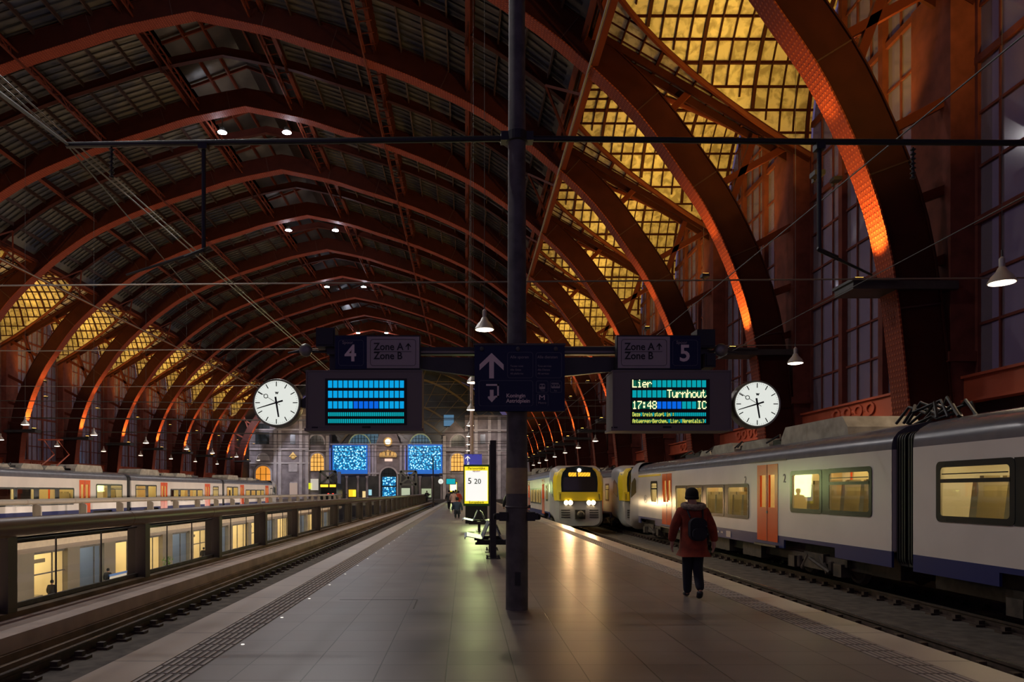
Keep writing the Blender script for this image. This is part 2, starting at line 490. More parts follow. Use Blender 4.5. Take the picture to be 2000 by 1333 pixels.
# ---- purlins (deep plate girders running along the hall)
YA = -8.0
def hskin(x): return zat(SKIN, x)
maj = [4.15, 10.95, 16.5, 21.7]
names = ['beside the raised ridge strip', 'one bay outside the ridge strip', 'midway down the roof slope', 'at the knee of the roof']
for s in (1, -1):
    for i, d in enumerate(maj):
        x = XC + s*d; z = hskin(x)
        e = empty('roof_purlin', (x, YA, z), f"long rust-red plate girder {names[i]}, {'track 5' if s > 0 else 'track 1'} side", 'girder', 'roof purlins')
        mb = MB(); dp = 1.0 if i else .8
        sl_ = (hskin(x+.1)-hskin(x-.1))/.2 if i < 3 else -.6*s; nrm = Vector((-sl_, 0, 1)).normalized()
        if i == 0: nrm = Vector((0, 0, 1))
        # haunched plate in each half bay: rounded lower corners
        ys = [Y0 + WID/2 + BAY/2*j for j in range(-5, 2*NA)]
        for a, b in zip(ys, ys[1:]):
            L = b-a; out = [(0, -.02), (0, -dp-.12), (.45, -dp+.16), (1.1, -dp+.30), (L/2, -dp+.33), (L-1.1, -dp+.30), (L-.45, -dp+.16), (L, -dp-.12), (L, -.02)]
            mb.plate((x, a, z), (0, 1, 0), nrm, out, .10)
        mb.build('plate', M['steel'], e)
        b_ = Vector((x, 0, z)) - nrm*(dp-.33); mb = MB(); mb.bar((b_.x, ys[0], b_.z), (b_.x, ys[-1], b_.z), .26, .05, nrm); mb.build('bottom_flange', M['steel2'], e)
        if i in (0, 1):
            # maintenance ladder truss hanging on the ridge side
            xl = x - s*.75; zl = hskin(x - s*.75) - (1.05 if i else .5); mb = MB()
            for dz in (0, -.5):
                mb.box((xl-.045, YA, zl+dz-.045), (xl+.045, YEND, zl+dz+.045))
            q = YA; j = 0
            while q < YEND:
                mb.bar((xl, q, zl), (xl, q+(1.03 if j % 2 else 0), zl-.5), .05); mb.bar((xl-.0, q, zl), (x, q, zl+.1), .05)
                q += 1.03; j += 1
            mb.build('lattice', M['steel2'], e)
        if i == 3:
            # knee truss: lit cable tray chord, posts and diagonals
            xb = x + s*.15; zb = 19.0+CZ; zt = z-.55; mb = MB()
            mb.box((xb-.14, YA, zb-.08), (xb+.14, YEND, zb+.08)); mb.box((xb-.14, YA, zt-.08), (xb+.14, YEND, zt+.08))
            q = Y0-BAY
            while q < YEND-3:
                mb.bar((xb, q+.4, zb), (xb, q+.4, zt), .22); mb.bar((xb, q+.4, zb), (xb, q+BAY/2, zt), .12); mb.bar((xb, q+BAY/2, zt), (xb, q+BAY+.4, zb), .12)
                mb.bar((xb - s*1.6, q+BAY/2, zt+.8), (xb, q+BAY*.25, zb), .12); mb.bar((xb - s*1.6, q+BAY/2, zt+.8), (xb, q+BAY*.75, zb), .12)
                mb.bar((xb, q+.42, zb+.5), (xb+s*2.2, q+.42, zb+.5), .16)
                q += BAY
            mb.build('knee_truss', M['steel2'], e)
            mb = MB(); mb.tube([(xb - s*.25, YA, zb-.12), (xb - s*.25, YEND, zb-.12)], .055, 6)
            mb.build('cable', M['wirelit'], e)

# ---- ceiling: glazed skin, cross vaults, glazing bars
ceil = empty('ceiling', (XC, 80, 30)); tag(ceil, kind='structure')
ROOFY0 = -14.0
mb = MB()
for lo, hi in ((KL-.2, XC-4.15), (XC+4.15, KR+.2)):
    row = [p for p in SKIN if lo < p[0] < hi]; row = [(lo, hskin(lo))] + row + [(hi, hskin(hi))]
    mb.grid([[(x, ROOFY0, z+.05) for x, z in row], [(x, 163.2, z+.05) for x, z in row]], .06, (0, 0, 1))
mb.build('roof_glazing', M['roofglass'], ceil)
zl = hskin(XC+4.15); lant = [(XC-4.15, zl), (XC-4.15, zl+1.2), (XC, zl+2.7), (XC+4.15, zl+1.2), (XC+4.15, zl)]
mb = MB(); mb.grid([[(x, ROOFY0, z+.05) for x, z in lant], [(x, 163.2, z+.05) for x, z in lant]], .06, (0, 0, 1))
mb.build('lantern_roof', M['lantern'], ceil)
mb = MB()
for s in (1, -1):
    mb.grid([[(mxs(KNEE, s), 145.0, ZK), (mxs(WALLX, s), 145.0, SPR)], [(mxs(KNEE, s), 163.2, ZK), (mxs(WALLX, s), 163.2, SPR)]], .06, (0, 0, 1)); mb.box((mxs(WALLX, s), 147, -1), (mxs(WALLX+.3, s), 163.2, SPR+.1))
mb.build('end_bay_cladding', M['darkbrick'], ceil)
mb = MB()
for dx in (-2.6, -1.3, 1.3, 2.6):
    z = zl+2.65-abs(dx)*1.5/4.15
    mb.box((XC+dx-.06, ROOFY0, z-.3), (XC+dx+.06, YEND, z))
for j in range(2*NA):
    y = Y0 + BAY/2*j + .4
    mb.sweep([(x, y, z) for x, z in lant[1:4]], (0, 1, 0), .12, .2, -.25)
mb.build('lantern_bar', M['steel2'], ceil)
# glazing bars of the main slopes (follow the curve) and minor purlins
mb = MB()
y = Y0 - BAY
while y < YEND-.5:
    for j in range(1, 18):
        yy = y + WID/2 + BAY*j/18
        if j == 9: continue
        for lo, hi in ((KL, XC-4.3), (XC+4.3, KR)):
            if yy < 34 and lo < XC: lo = -37 if yy > 22 else -20
            pts = [(x, yy, z) for x, z in SKIN[::2] if lo <= x <= hi]
            if len(pts) > 1: mb.sweep(pts, (0, 1, 0), .07, .09, -.09)
    y += BAY
o = mb.build('glazing_bar', M['dark'], ceil); tag(o, kind='stuff')
mb = MB()
for s in (1, -1):
    for a, b in zip(maj, maj[1:]):
        for j in range(1, 4):
            x = XC + s*(a+(b-a)*j/4); z = hskin(x)
            mb.box((x-.045, YA, z-.30), (x+.045, YEND, z-.02))
mb.build('minor_purlin', M['minor'], ceil)

# cross vaults over each bay on both aisles
def vault(s, k):
    yc = Y0 + BAY*k + WID/2 + BAY/2; hw = BAY/2-.42; H = 6.0
    glass = MB(); bars = MB(); rib = MB(); sl = MB(); gut = MB()
    def v(a): return (yc + hw*math.cos(a), SPR + H*math.sin(a))
    def xg(z):           # where the slope reaches height z
        return max(KNEE+.25, KNEE + (z-ZK)*(WALLX-KNEE)/(SPR-ZK))
    NS = 20
    rows = []
    for i in range(NS+1):
        a = PI*i/NS; yy, z = v(a); g = xg(z)
        rows.append([(mxs(g + (WALLX-g)*j/8, s), yy, z) for j in range(9)])
    glass.grid(rows, .05, (0, 0, 1)); glass.build('vault_glazing', M['vaultglass'], ceil)
    # vault bars along X, and arcs at constant X
    for i in range(1, 20):
        a = PI*i/20; yy, z = v(a); g = xg(z)
        th = .16 if i % 4 == 0 else .055
        if WALLX-g > .2: bars.bar((mxs(g, s), yy, z-.05), (mxs(WALLX, s), yy, z-.05), th, .10)
    x = KNEE+.8; c = 0
    while x < WALLX-.2:
        pts = []
        for i in range(0, 41):
            a = PI*i/40; yy, z = v(a)
            if xg(z) <= x: pts.append((mxs(x, s), yy, z))
        th = .15 if c % 4 == 2 else .055
        h = len(pts)
        if x < xg(SPR+H*.999):
            lo = [p for p in pts if p[1] < yc]; hi = [p for p in pts if p[1] > yc]
            for q in (lo, hi):
                if len(q) > 1: bars.sweep(q, (1, 0, 0), th, .1, -.12)
        elif len(pts) > 1: bars.sweep(pts, (1, 0, 0), th, .1, -.12)
        x += .62; c += 1
    bars.build('vault_bar', M['steel'], ceil)
    # groin ribs
    for sg in (1, -1):
        pts = []
        for i in range(0, 17):
            a = PI/2 - sg*PI/2*i/16; yy, z = v(a); pts.append((mxs(xg(z), s), yy, z-.1))
        rib.tube(pts, .13, 6)
    rib.build('groin_rib', M['steel2'], ceil)
    # slope strips between groin and valley, with their bars, valley gutter
    for sg in (1, -1):
        ye = yc + sg*(BAY/2)
        A = []; B = []
        for i in range(0, 17):
            a = PI/2 - sg*PI/2*i/16; yy, z = v(a); g = xg(z); zz = slope_z(g)
            A.append((mxs(g, s), yy, zz)); B.append((mxs(g, s), ye, zz))
        sl.grid([A, B], .05, (0, 0, 1))
        x = KNEE+.5; c = 0
        while x < WALLX-.4:
            z = slope_z(x); t = max(0, min(1, (z-SPR)/H)); yy = yc + sg*hw*math.sqrt(max(0, 1-t*t))
            gut.bar((mxs(x, s), yy, z-.06), (mxs(x, s), ye, z-.06), .16 if c % 5 == 3 else .06, .1)
            x += .8; c += 1
        for j in range(1, 6):
            yy = yc + sg*hw*(.22+.15*j); t = math.sqrt(max(0, 1-((yy-yc)/hw)**2)); z0 = SPR+H*t
            g = xg(z0)
            gut.bar((mxs(KNEE+.2, s), yy, ZK-.15), (mxs(g, s), yy, slope_z(g)-.05), .04, .06)
        yy = ye - sg*.35
        gut.bar((mxs(KNEE+.3, s), yy, slope_z(KNEE+.3)-.25), (mxs(WALLX, s), yy, SPR-.25), .12, .32)
    sl.build('slope_glazing', M['vaultglass'], ceil)
    gut.build('slope_bar', M['steel'], ceil)
for k in range(-3, NA-1):
    vault(1, k)
for k in range(2, NA-1):
    vault(-1, k)

# ---- side walls
def side_wall(s, k0):
    wl = MB(); pier = MB(); gird = MB(); low = MB(); orn = MB()
    nm = 'wall_right' if s > 0 else 'wall_left'
    e = empty(nm, (mxs(WALLX, s), 80, 0)); tag(e, kind='structure')
    for k in range(k0, NA):
        ya = Y0 + BAY*k
        pier.box((mxs(14.55, s), ya, 0), (mxs(WALLX+.5, s), ya+1.9, SPR+.6))
        pier.box((mxs(14.45, s), ya-.1, 3.9+CZ), (mxs(WALLX, s), ya+2.0, 4.2+CZ)); pier.box((mxs(14.35, s), ya-.15, 0), (mxs(WALLX, s), ya+2.05, 1.9+CZ))
        if k == NA-1: continue
        yb = ya+BAY; y1 = ya+1.9
        gird.box((mxs(14.95, s), y1, 2.72+CZ), (mxs(WALLX+.2, s), yb, 3.42+CZ))
        gird.box((mxs(14.85, s), y1, 3.38+CZ), (mxs(WALLX+.2, s), yb, 3.46+CZ)); gird.box((mxs(14.85, s), y1, 2.66+CZ), (mxs(WALLX+.2, s), yb, 2.74+CZ))
        for q in range(4):
            cy = (y1+yb)/2 - 1.2 + q*.8
            orn.ring((mxs(14.94, s), cy, 3.07+CZ), (0, 1, 0), (0, 0, 1), [(.30*math.cos(a*PI/8), .24*math.sin(a*PI/8)) for a in range(16)], [(.20*math.cos(a*PI/8), .15*math.sin(a*PI/8)) for a in range(16)], -.06*s)
            orn.lathe((mxs(14.93, s), cy+.4, 3.07+CZ), [(.02, -.04), (.09, -.02), (.09, .04), (.02, .06)], 'x', 8)
        wl.box((mxs(WALLX, s), y1, 0), (mxs(WALLX+.4, s), yb, 1.55+CZ)); wl.box((mxs(WALLX, s), y1, 2.35+CZ), (mxs(WALLX+.3, s), yb, 2.72+CZ))
        # low strip of pinkish panels
        low.box((mxs(WALLX+.05, s), y1, 1.55+CZ), (mxs(WALLX+.2, s), yb, 2.35+CZ))
    wl.build('lower_wall', M['darkbrick'], e); pier.build('pier', M['wallred'], e)
    gird.build('spandrel_girder', M['girder'], e); orn.build('girder_rosette', M['girder'], e)
    low.build('tiled_band', M['pink'], e)
M['pink'] = brickmat('pink_glazed_band', (.42, .20, .24), (.36, .17, .21), (.05, .012, .012), 1.0, .4, 1.1, .42, .03)
side_wall(1, -3); side_wall(-1, 1)
WN = 0
def window(s, k):
    global WN
    WN += 1
    ya = Y0 + BAY*k + 1.9; yb = Y0 + BAY*(k+1); yc0 = Y0 + BAY*k + WID/2 + BAY/2; hw = BAY/2-.42
    z0 = 3.44+CZ; x = mxs(WALLX+.08, s); u = (0, 1, 0)
    fr = MB(); e = empty(f'window_{WN}', (x, (ya+yb)/2, z0)); tag(e, kind='structure')
    arc = [(yc0 + hw*math.cos(PI*i/16), SPR + 6*math.sin(PI*i/16)) for i in range(17)]
    pts = [(ya, z0), (yb, z0)] + arc[:]
    g = MB(); g.plate((x, 0, 0), u, (0, 0, 1), pts, .02); g.build('pane', M['winglass'], e)
    def top(y):
        q = (y-yc0)/hw
        return SPR + 6*math.sqrt(max(0, 1-q*q)) if abs(q) < 1 else SPR
    L = yb-ya
    for j in range(0, 4):
        y = ya + L*j/3
        if 0 < j < 3: fr.box((x-.22, y-.14, z0), (x+.14, y+.14, top(y)))
        if j < 3:
            for q in (1, 2): fr.box((x-.05, y+L/9*q-.035, z0), (x+.06, y+L/9*q+.035, top(y+L/9*q)))
    for j, z in enumerate([5.0, 6.45, 8.1, 9.7, 11.3, 12.9, 14.5, 16.2, 17.8, 19.2, 20.6]):
        z += CZ
        if z < SPR: a, b = ya, yb
        else:
            t = math.sqrt(max(0, 1-((z-SPR)/6)**2)); a, b = yc0-hw*t, yc0+hw*t
        th = .11 if j in (2, 5, 7) else .04
        fr.box((x-(.12 if th > .1 else .06), a, z-th), (x+.06, b, z+th))
    fr.box((x-.1, ya, z0), (x+.1, ya+.12, SPR)); fr.box((x-.1, yb-.12, z0), (x+.1, yb, SPR))
    fr.build('window_frame', M['wallred'], e)
for k in range(-3, NA-1): window(1, k)
for k in range(2, NA-1): window(-1, k)

# ---- floors
def yslab(mb, x0, x1, z0, z1, y0=-14.0, y1=None): mb.box((x0, y0, z0), (x1, y1 or YEND+6, z1))
PR, PL = 4.76, -3.31
fl = empty('floor', (0, 60, 0)); tag(fl, kind='structure')
mb = MB(); yslab(mb, PL+.92, PR-.82, -.6, 0); mb.build('tiled_floor', M['tile'], fl)
mb = MB(); yslab(mb, PL, PL+.50, -.6, .004); yslab(mb, PR-.45, PR, -.6, .004); mb.build('coping', M['coping'], fl)
# tactile strips: ridged bands
def tactile(xa, xb):
    b = MB(); yslab(b, xa, xb, -.6, -.001); b.build('tactile_base', M['tactile'], fl)
    r = MB(); n = 6
    for i in range(n):
        x = xa + (xb-xa)*(i+.5)/n
        for j in range(int(34/.30)):
            y = 3.0 + j*.30
            r.box((x-.016, y, -.002), (x+.016, y+.26, .006))
        r.box((x-.016, 37.0, -.002), (x+.016, YEND, .006))
    o = r.build('tactile_ridge', M['ridge'], fl); tag(o, kind='stuff')
M['tactile'] = mat('tactile_base', (.10, .085, .075), .8)
M['ridge'] = mat('tactile_ridge', (.34, .28, .24), .6)
tactile(PL+.50, PL+.92); tactile(PR-.82, PR-.45)
mb = MB()
for i in range(18): mb.lathe((PL+.98, 4.3+i*1.6, 0), [(.001, .006), (.018, .005), (.02, 0)], 'z', 8)
mb.build('floor_stud', M['stud'] if 'stud' in M else M.setdefault('stud', emat('floor_stud', (1, .95, .85), 1.2)), fl)
# slot drain outlines in the paving
mb = MB()
mb.box((-1.86, 10.6, -.001), (-.70, 10.62, .002)); mb.box((-.72, 9.8, -.001), (-.70, 10.62, .002)); mb.build('access_hatch_joint', M['ink'], fl)
# track beds and other platforms
mb = MB(); yslab(mb, PR, 11.75, -1.2, -.83); yslab(mb, -7.9, PL, -1.4, -.83); yslab(mb, -28.9, -24.3, -1.2, -.83); yslab(mb, -44, -37.2, -1.2, -.83)
mb.build('track_bed', M['bed'], fl)
mb = MB(); yslab(mb, 11.75, WALLX+.6, -1, 0); yslab(mb, -37.2, -28.9, -1, 0); yslab(mb, -48.2, -44, -1, 0)
mb.build('far_platform', M['coping2'] if 'coping2' in M else M.setdefault('coping2', mat('far_platform', (.25, .20, .17), .5)), fl)
# walkway and kerbs beside the void
mb = MB(); yslab(mb, -7.15, -6.30, -1.2, -.40); mb.build('walkway', M['concrete'], fl)
mb = MB(); yslab(mb, -6.32, -6.22, -1.2, -.62); yslab(mb, -6.5, -6.12, -1.2, -.72); yslab(mb, -7.9, -7.15, -1.2, -.50); yslab(mb, -7.86, -7.36, -.6, -.37)
yslab(mb, -25.1, -24.3, -1.2, -.37)
mb.build('kerb', M['brownconc'], fl)
# rails with their chairs
def rail(x, lbl):
    e = empty('rail', (x, 40, -.83), lbl, 'rail', 'running rails')
    b = MB(); b.box((x-.075, 1.5, -.83), (x+.075, YEND-4, -.80)); b.box((x-.012, 1.5, -.80), (x+.012, YEND-4, -.68)); b.box((x-.036, 1.5, -.69), (x+.036, YEND-4, -.652))
    b.build('rail_web', M['rail'], e)
    b = MB(); b.box((x-.030, 1.5, -.653), (x+.030, YEND-4, -.648)); b.build('rail_head', M['railtop'], e)
    b = MB()
    for i in range(110):
        y = 3+.62*i
        b.box((x-.24, y-.09, -.832), (x+.24, y+.09, -.79)); b.box((x-.16, y-.05, -.80), (x-.05, y+.05, -.72)); b.box((x+.05, y-.05, -.80), (x+.16, y+.05, -.72))
    tag(b.build('rail_chair', M['rail'], e), kind='stuff')
for x, l in ((-5.72, 'rusty rail of the empty track beside the glass balustrade, farther rail'), (-4.28, 'rail of the empty track hidden below the platform edge, nearer rail'), (5.72, 'rail directly under the platform edge on the side of the red-coated walker'), (7.16, 'shiny-topped rail just beyond the platform edge by the red-coated walker'), (9.38, 'rusty rail in front of the white train wheels'), (10.82, 'rail under the far wheels of the white train')):
    rail(x, l)

def roof_at(x, y):
    """height of the underside of the roof"""
    xr = x if x > XC else 2*XC-x
    if xr <= KNEE: return hskin(x) if abs(x-XC) > 4.15 else hskin(XC+4.15)+1.0
    u_ = (y - WID/2 - Y0) % BAY - BAY/2; q = u_/(BAY/2-.42)
    return max(slope_z(xr), SPR + 6*math.sqrt(max(0, 1-q*q)))
# ================================================================== FOREGROUND PORTAL
YP = 9.75
K = YP/F
def X_(px, Y=YP): return (px-VX)*Y/F
def Z_(py, Y=YP): return CZ + (VY-py)*Y/F
NG = (0, -1, 0)

def pillar_at(Y, x, label, top=None, dev=True, pm='pole'):
    e = empty('platform_pillar', (x, Y, 0), label, 'pillar')
    zt = top or 9.6
    zb = [0, Z_(965), Z_(915), zt]
    mb = MB(); mb.tube([(x, Y, zb[0]), (x, Y, zb[1])], [.152, .147], 28); mb.tube([(x, Y, zb[2]), (x, Y, zb[2]+2.2), (x, Y, zt)], [.143, .128, .105], 28)
    mb.build('shaft', M[pm], e, smooth=True)
    mb = MB(); mb.tube([(x, Y, zb[1]), (x, Y, zb[2])], [.149, .146], 28); mb.build('painted_band', M['band'], e, smooth=True)
    if dev:
        z = Z_(991); mb = MB(); mb.lathe((x, Y, z), [(.15, -.015), (.162, -.008), (.162, .008), (.15, .015)], 'z', 28)
        mb.cbox((x+.17, Y, z+.005), (.03, .05, .045)); mb.build('clamp_ring', M['pole'], e)
        z = Z_(1010)
        for s in (1, -1):
            mb = MB(); mb.box((x+s*.13, Y-.10, z-.055), (x+s*.24, Y+.10, z+.065)); mb.box((x+s*.24, Y-.07, z-.04), (x+s*.285, Y+.07, z+.05)); mb.lathe((x+s*.285, Y, z), [(.035, 0), (.045, .02*s), (.03, .035*s)], 'x', 12)
            mb.build('outlet_box', M['black'], e)
        mb = MB(); mb.cbox((x+.0, Y-.155, Z_(1128)), (.075, .05, .17)); mb.cbox((x, Y-.18, Z_(1136)), (.045, .02, .05)); mb.build('socket_box', M['black'], e)
    return e
PXX = .70
pillar_at(YP, PXX, 'thick dark steel pillar with ochre band standing in the middle foreground of the platform')

def info_sign(Y, x, zc, label, sc=1.0, full=True):
    """navy way-finding board"""
    w, h = 172*K*sc, 126*K*sc
    e = empty('direction_sign', (x, Y, zc), label, 'sign')
    y = Y-.20
    mb = MB(); mb.cbox((x, y, zc), (w, .06, h)); mb.cbox((x, y, zc-h/2+.035), (w, .075, .07)); mb.build('board', M['navy'] if full else M['navyglow'], e)
    mb = MB(); mb.cbox((x, y, zc+h/2+.012), (w+.02, .08, .024))
    for q in (-.42, -.02, .40): mb.lathe((x+w*q, y-.035, zc+h/2-.05), [(.028, .01), (.028, -.015), (.015, -.02)], 'y', 10)
    mb.build('hanger', M['pole'], e)
    def S(a, b): return (x - w/2 + (a-55)/1525*w, y-.031, zc + h/2 - (b-80)/1130*h)   # crop coords of the close-up
    u, v = (1, 0, 0), (0, 0, 1)
    k = w/1525
    def arrow(cx, cy, s, down=False):
        pts = [(0, 1), (1.02, .02), (1.02, -.47), (.2, .30), (.2, -1.15), (-.2, -1.15), (-.2, .30), (-1.02, -.47), (-1.02, .02)]
        if down: pts = [(0, -1), (.62, -.35), (.62, -.05), (.3, -.05), (.3, 1), (-.3, 1), (-.3, -.05), (-.62, -.05), (-.62, -.35)]
        mb.plate(S(cx, cy), u, v, [(a*s*k, b*s*k) for a, b in pts], .003)
    mb = MB(); arrow(342, 415, 200); arrow(345, 950, 105, True)
    mb.box(S(250, 745), tuple(Vector(S(465, 775))+Vector((0, .004, 0)))); mb.box(S(437, 745), tuple(Vector(S(465, 975))+Vector((0, .004, 0)))); mb.box(S(390, 945), tuple(Vector(S(465, 975))+Vector((0, .004, 0))))
    mb.build('arrow', M['txt'] if full else M['adw'], e)
    mb = MB(); t = 7*k
    def rr(x0, y0, x1, y1, r=45):
        W_, H_ = (x1-x0)*k, (y1-y0)*k
        mb.ring(S((x0+x1)/2, (y0+y1)/2), u, v, rrect(W_, H_, r*k), rrect(W_-2*t, H_-2*t, r*k-t), .003)
    rr(608, 200, 1045, 640); rr(1090, 205, 1530, 640); rr(125, 685, 1045, 1120)
    rr(1095, 690, 1300, 890, 25); rr(1330, 690, 1530, 890, 25); rr(1100, 915, 1300, 1125, 25)
    mb.build('panel_outline', M['outline'], e)
    if full:
        def tx(s, a, b, px, **kw): text(s, px*k*1.38, S(a, b), M['txt2'] if kw.get('dim') else M['txt'], e, sx=kw.get('sx', 1), bold=kw.get('bold', 0), align='LEFT')
        tx('Alle sporen', 655, 305, 50, dim=1, sx=.98); tx('Alle diensten', 1115, 305, 50, dim=1, sx=.95)
        for i, (a, b) in enumerate((('Toutes voies', 'Tous services'), ('Alle Gleise', 'Alle Dienste'), ('All platforms', 'All services'))):
            tx(a, 658, 452+i*64, 34, dim=1, sx=.9); tx(b, 1120, 452+i*64, 34, dim=1, sx=.9)
        tx('Koningin', 590, 972, 66, bold=.0012); tx('Astridplein', 590, 1062, 66, bold=.0012)
        tx('M', 1138, 1015, 84, sx=1.25); tx('Metro', 1130, 1082, 36, dim=1, sx=1.1); tx('Tram', 1168, 868, 24, dim=1); tx('Bus', 1400, 868, 24, dim=1)
        # tram and bus pictograms
        mb = MB()
        mb.plate(S(1198, 790), u, v, rrect(100*k, 85*k, 18*k), .003); mb.cbox(S(1198, 742), (70*k, .006, 6*k))
        mb.plate(S(1425, 785), u, v, rrect(150*k, 62*k, 16*k), .003); mb.cbox(S(1415, 733), (125*k, .006, 16*k))
        mb.build('pictogram', M['txt2'], e)
        mb = MB()
        for a in (1172, 1222): mb.cbox(S(a, 775), (36*k, .012, 30*k))
        for a in (1375, 1425, 1470): mb.cbox(S(a, 772), (36*k, .012, 24*k))
        mb.build('pictogram_window', M['navy'], e)
    return e
M['navyglow'] = emat('glowing_navy', (.05, .05, .32), .9); M['adw'] = emat('poster_white', (.92, .92, .88), .95)  # navy for the far board: emission stands in for lamplight falling on it
M['outline'] = mat('sign_outline', (.10, .10, .14), .5)
M['txt2'] = mat('sign_text_small', (.34, .29, .29), .5)
info_sign(YP, X_(1012.5), Z_(744.5), 'large navy direction board with white arrow fixed to the foreground pillar')

# sign arm: box beam with tapering brackets
e = empty('sign_arm', (PXX, YP, Z_(688)), 'long dark cantilever arm carrying the displays on both sides of the pillar', 'beam')
mb = MB()
mb.box((X_(640), YP-.06, Z_(694)), (X_(1378), YP+.06, Z_(680)))
for s, a, b in ((1, 1060, 1200), (-1, 958, 822)):
    mb.plate((0, YP-.045, 0), (1, 0, 0), (0, 0, 1), [(X_(a), Z_(700)), (X_(b), Z_(699)), (X_(b), Z_(726 if s > 0 else 722)), (X_(a), Z_(740))], -.09)
mb.build('beam', M['dark'], e)
mb = MB(); mb.box((X_(822), YP-.075, Z_(692)), (X_(1200), YP-.055, Z_(688))); mb.build('trim_strip', M['wirelit'], e)
mb = MB()
for a in (649, 1365): mb.box((X_(a-6), YP+.02, Z_(735)), (X_(a+6), YP+.12, Z_(690)))
for a in (700, 780, 1250, 1330): mb.box((X_(a-4), YP+.05, Z_(735)), (X_(a+4), YP+.10, Z_(690)))
mb.build('drop_bracket', M['dark'], e)

def zone_sign(s):
    """platform number (navy) beside the white zone panel"""
    left = s < 0
    num = '4' if left else '5'
    xa, xb, xm = (661, 821, 721) if left else (1200, 1357, 1299)
    e = empty('platform_sign', (X_((xa+xb)/2), YP, Z_(695)), f'{"navy and white zone panel over the blank blue display" if left else "navy and white zone panel over the display listing a train"}', 'sign')
    y = YP-.16; yf = y-.071
    nx0, nx1, wx0, wx1 = (xa, xm, xm, xb) if left else (xm, xb, xa, xm)
    mb = MB(); mb.box((X_(xa-2), y-.06, Z_(731)), (X_(xb+2), y+.06, Z_(662))); mb.build('sign_case', M['black'], e)
    mb = MB(); mb.box((X_(nx0), y-.07, Z_(727)), (X_(nx1), y-.055, Z_(664))); mb.build('number_panel', M['navy'], e)
    mb = MB(); mb.box((X_(wx0), y-.07, Z_(725)), (X_(wx1), y-.055, Z_(665))); mb.build('zone_panel', M['signwhite'], e)
    cx = (nx0+nx1)/2
    mb = MB(); mb.ring((X_(cx), yf, Z_(696)), (1, 0, 0), (0, 0, 1), rrect(48*K, 49*K, 5*K), rrect(46.6*K, 47.6*K, 4.4*K), .003); mb.build('number_outline', M['outline'], e)
    text(num, 44*K, (X_(cx-12 if left else cx-11.5), yf, Z_(711.5)), M['txt'], e, 'number', bold=.006)
    text('Spoor', 8.5*K, (X_(cx-17), yf, Z_(679)), M['txt2'], e)
    cx = (wx0+wx1)/2
    mb = MB(); mb.ring((X_(cx), yf, Z_(695.5)), (1, 0, 0), (0, 0, 1), rrect(87*K, 51*K, 6*K), rrect(85.8*K, 49.8*K, 5.4*K), .003)
    mb.box((X_(cx-36), yf-.002, Z_(694.2)), (X_(cx+35), yf, Z_(693.4))); mb.build('zone_outline', M['ink'], e)
    text('Zone A', 19.5*K, (X_(cx-37), yf, Z_(690.6)), M['ink'], e, bold=.002, sx=.93)
    text('Zone B', 19.5*K, (X_(cx-37), yf, Z_(708)), M['ink'], e, bold=.002, sx=.93)
    mb = MB(); xx = X_(cx+29); z0 = Z_(690.5); h = 11.5*K
    mb.box((xx-.007, yf-.002, z0), (xx+.007, yf, z0+h))
    mb.plate((xx, yf, z0+h), (1, 0, 0), (0, 0, 1), [(0, .012), (5*K, -4.5*K), (5*K, -6.6*K), (0, -2*K), (-5*K, -6.6*K), (-5*K, -4.5*K)], .002)
    mb.build('zone_arrow', M['ink'], e)
zone_sign(-1); zone_sign(1)

# 5x7 dot glyphs
GL = {'L': '10000 10000 10000 10000 10000 10000 11111', 'i': '00100 00000 01100 00100 00100 00100 01110', 'e': '00000 00000 01110 10001 11111 10000 01110',
 'r': '00000 00000 10110 11001 10000 10000 10000', 'T': '11111 00100 00100 00100 00100 00100 00100', 'u': '00000 00000 10001 10001 10001 10011 01101', 'n': '00000 00000 10110 11001 10001 10001 10001',
 'h': '10000 10000 10110 11001 10001 10001 10001', 'o': '00000 00000 01110 10001 10001 10001 01110', 't': '01000 01000 11100 01000 01000 01001 00110', '1': '00100 01100 00100 00100 00100 00100 01110',
 '7': '11111 00001 00010 00100 01000 01000 01000', ':': '00000 01100 01100 00000 01100 01100 00000', '4': '00010 00110 01010 10010 11111 00010 00010', '8': '01110 10001 10001 01110 10001 10001 01110',
 'I': '01110 00100 00100 00100 00100 00100 01110', 'C': '01110 10001 10000 10000 10000 10001 01110', 'D': '11110 10001 10001 10001 10001 10001 11110', 'z': '00000 00000 11111 00010 00100 01000 11111',
 's': '00000 00000 01111 10000 01110 00001 11110', 'p': '00000 00000 11110 10001 11110 10000 10000', 'A': '01110 10001 10001 11111 10001 10001 10001', 'w': '00000 00000 10001 10001 10101 10101 01010',
 '-': '00000 00000 00000 11111 00000 00000 00000', 'B': '11110 10001 10001 11110 10001 10001 11110', 'c': '00000 00000 01110 10000 10000 10001 01110', 'm': '00000 00000 11010 10101 10101 10001 10001',
 ',': '00000 00000 00000 00000 01100 00100 01000', 'H': '10001 10001 10001 11111 10001 10001 10001', 'l': '01100 00100 00100 00100 00100 00100 01110', 'a': '00000 00000 01110 00001 01111 10001 01111', '.': '00000 00000 00000 00000 00000 01100 01100', '>': '01000 00100 00010 00001 00010 00100 01000'}
M['cellb'] = emat('lcd_cell_blue', (.0, .34, .72), 1.0); M['cellt'] = emat('lcd_cell_teal', (.0, .36, .42), .9); M['celld'] = emat('lcd_cell_deep_blue', (.0, .12, .70), 1.0)
M['cellg'] = emat('lcd_cell_dim_green', (.004, .13, .075), .8); M['dot'] = emat('lcd_dot', (1.0, .95, .50), 1.25); M['doty'] = emat('lcd_small_dot', (.85, .85, .12), .95)
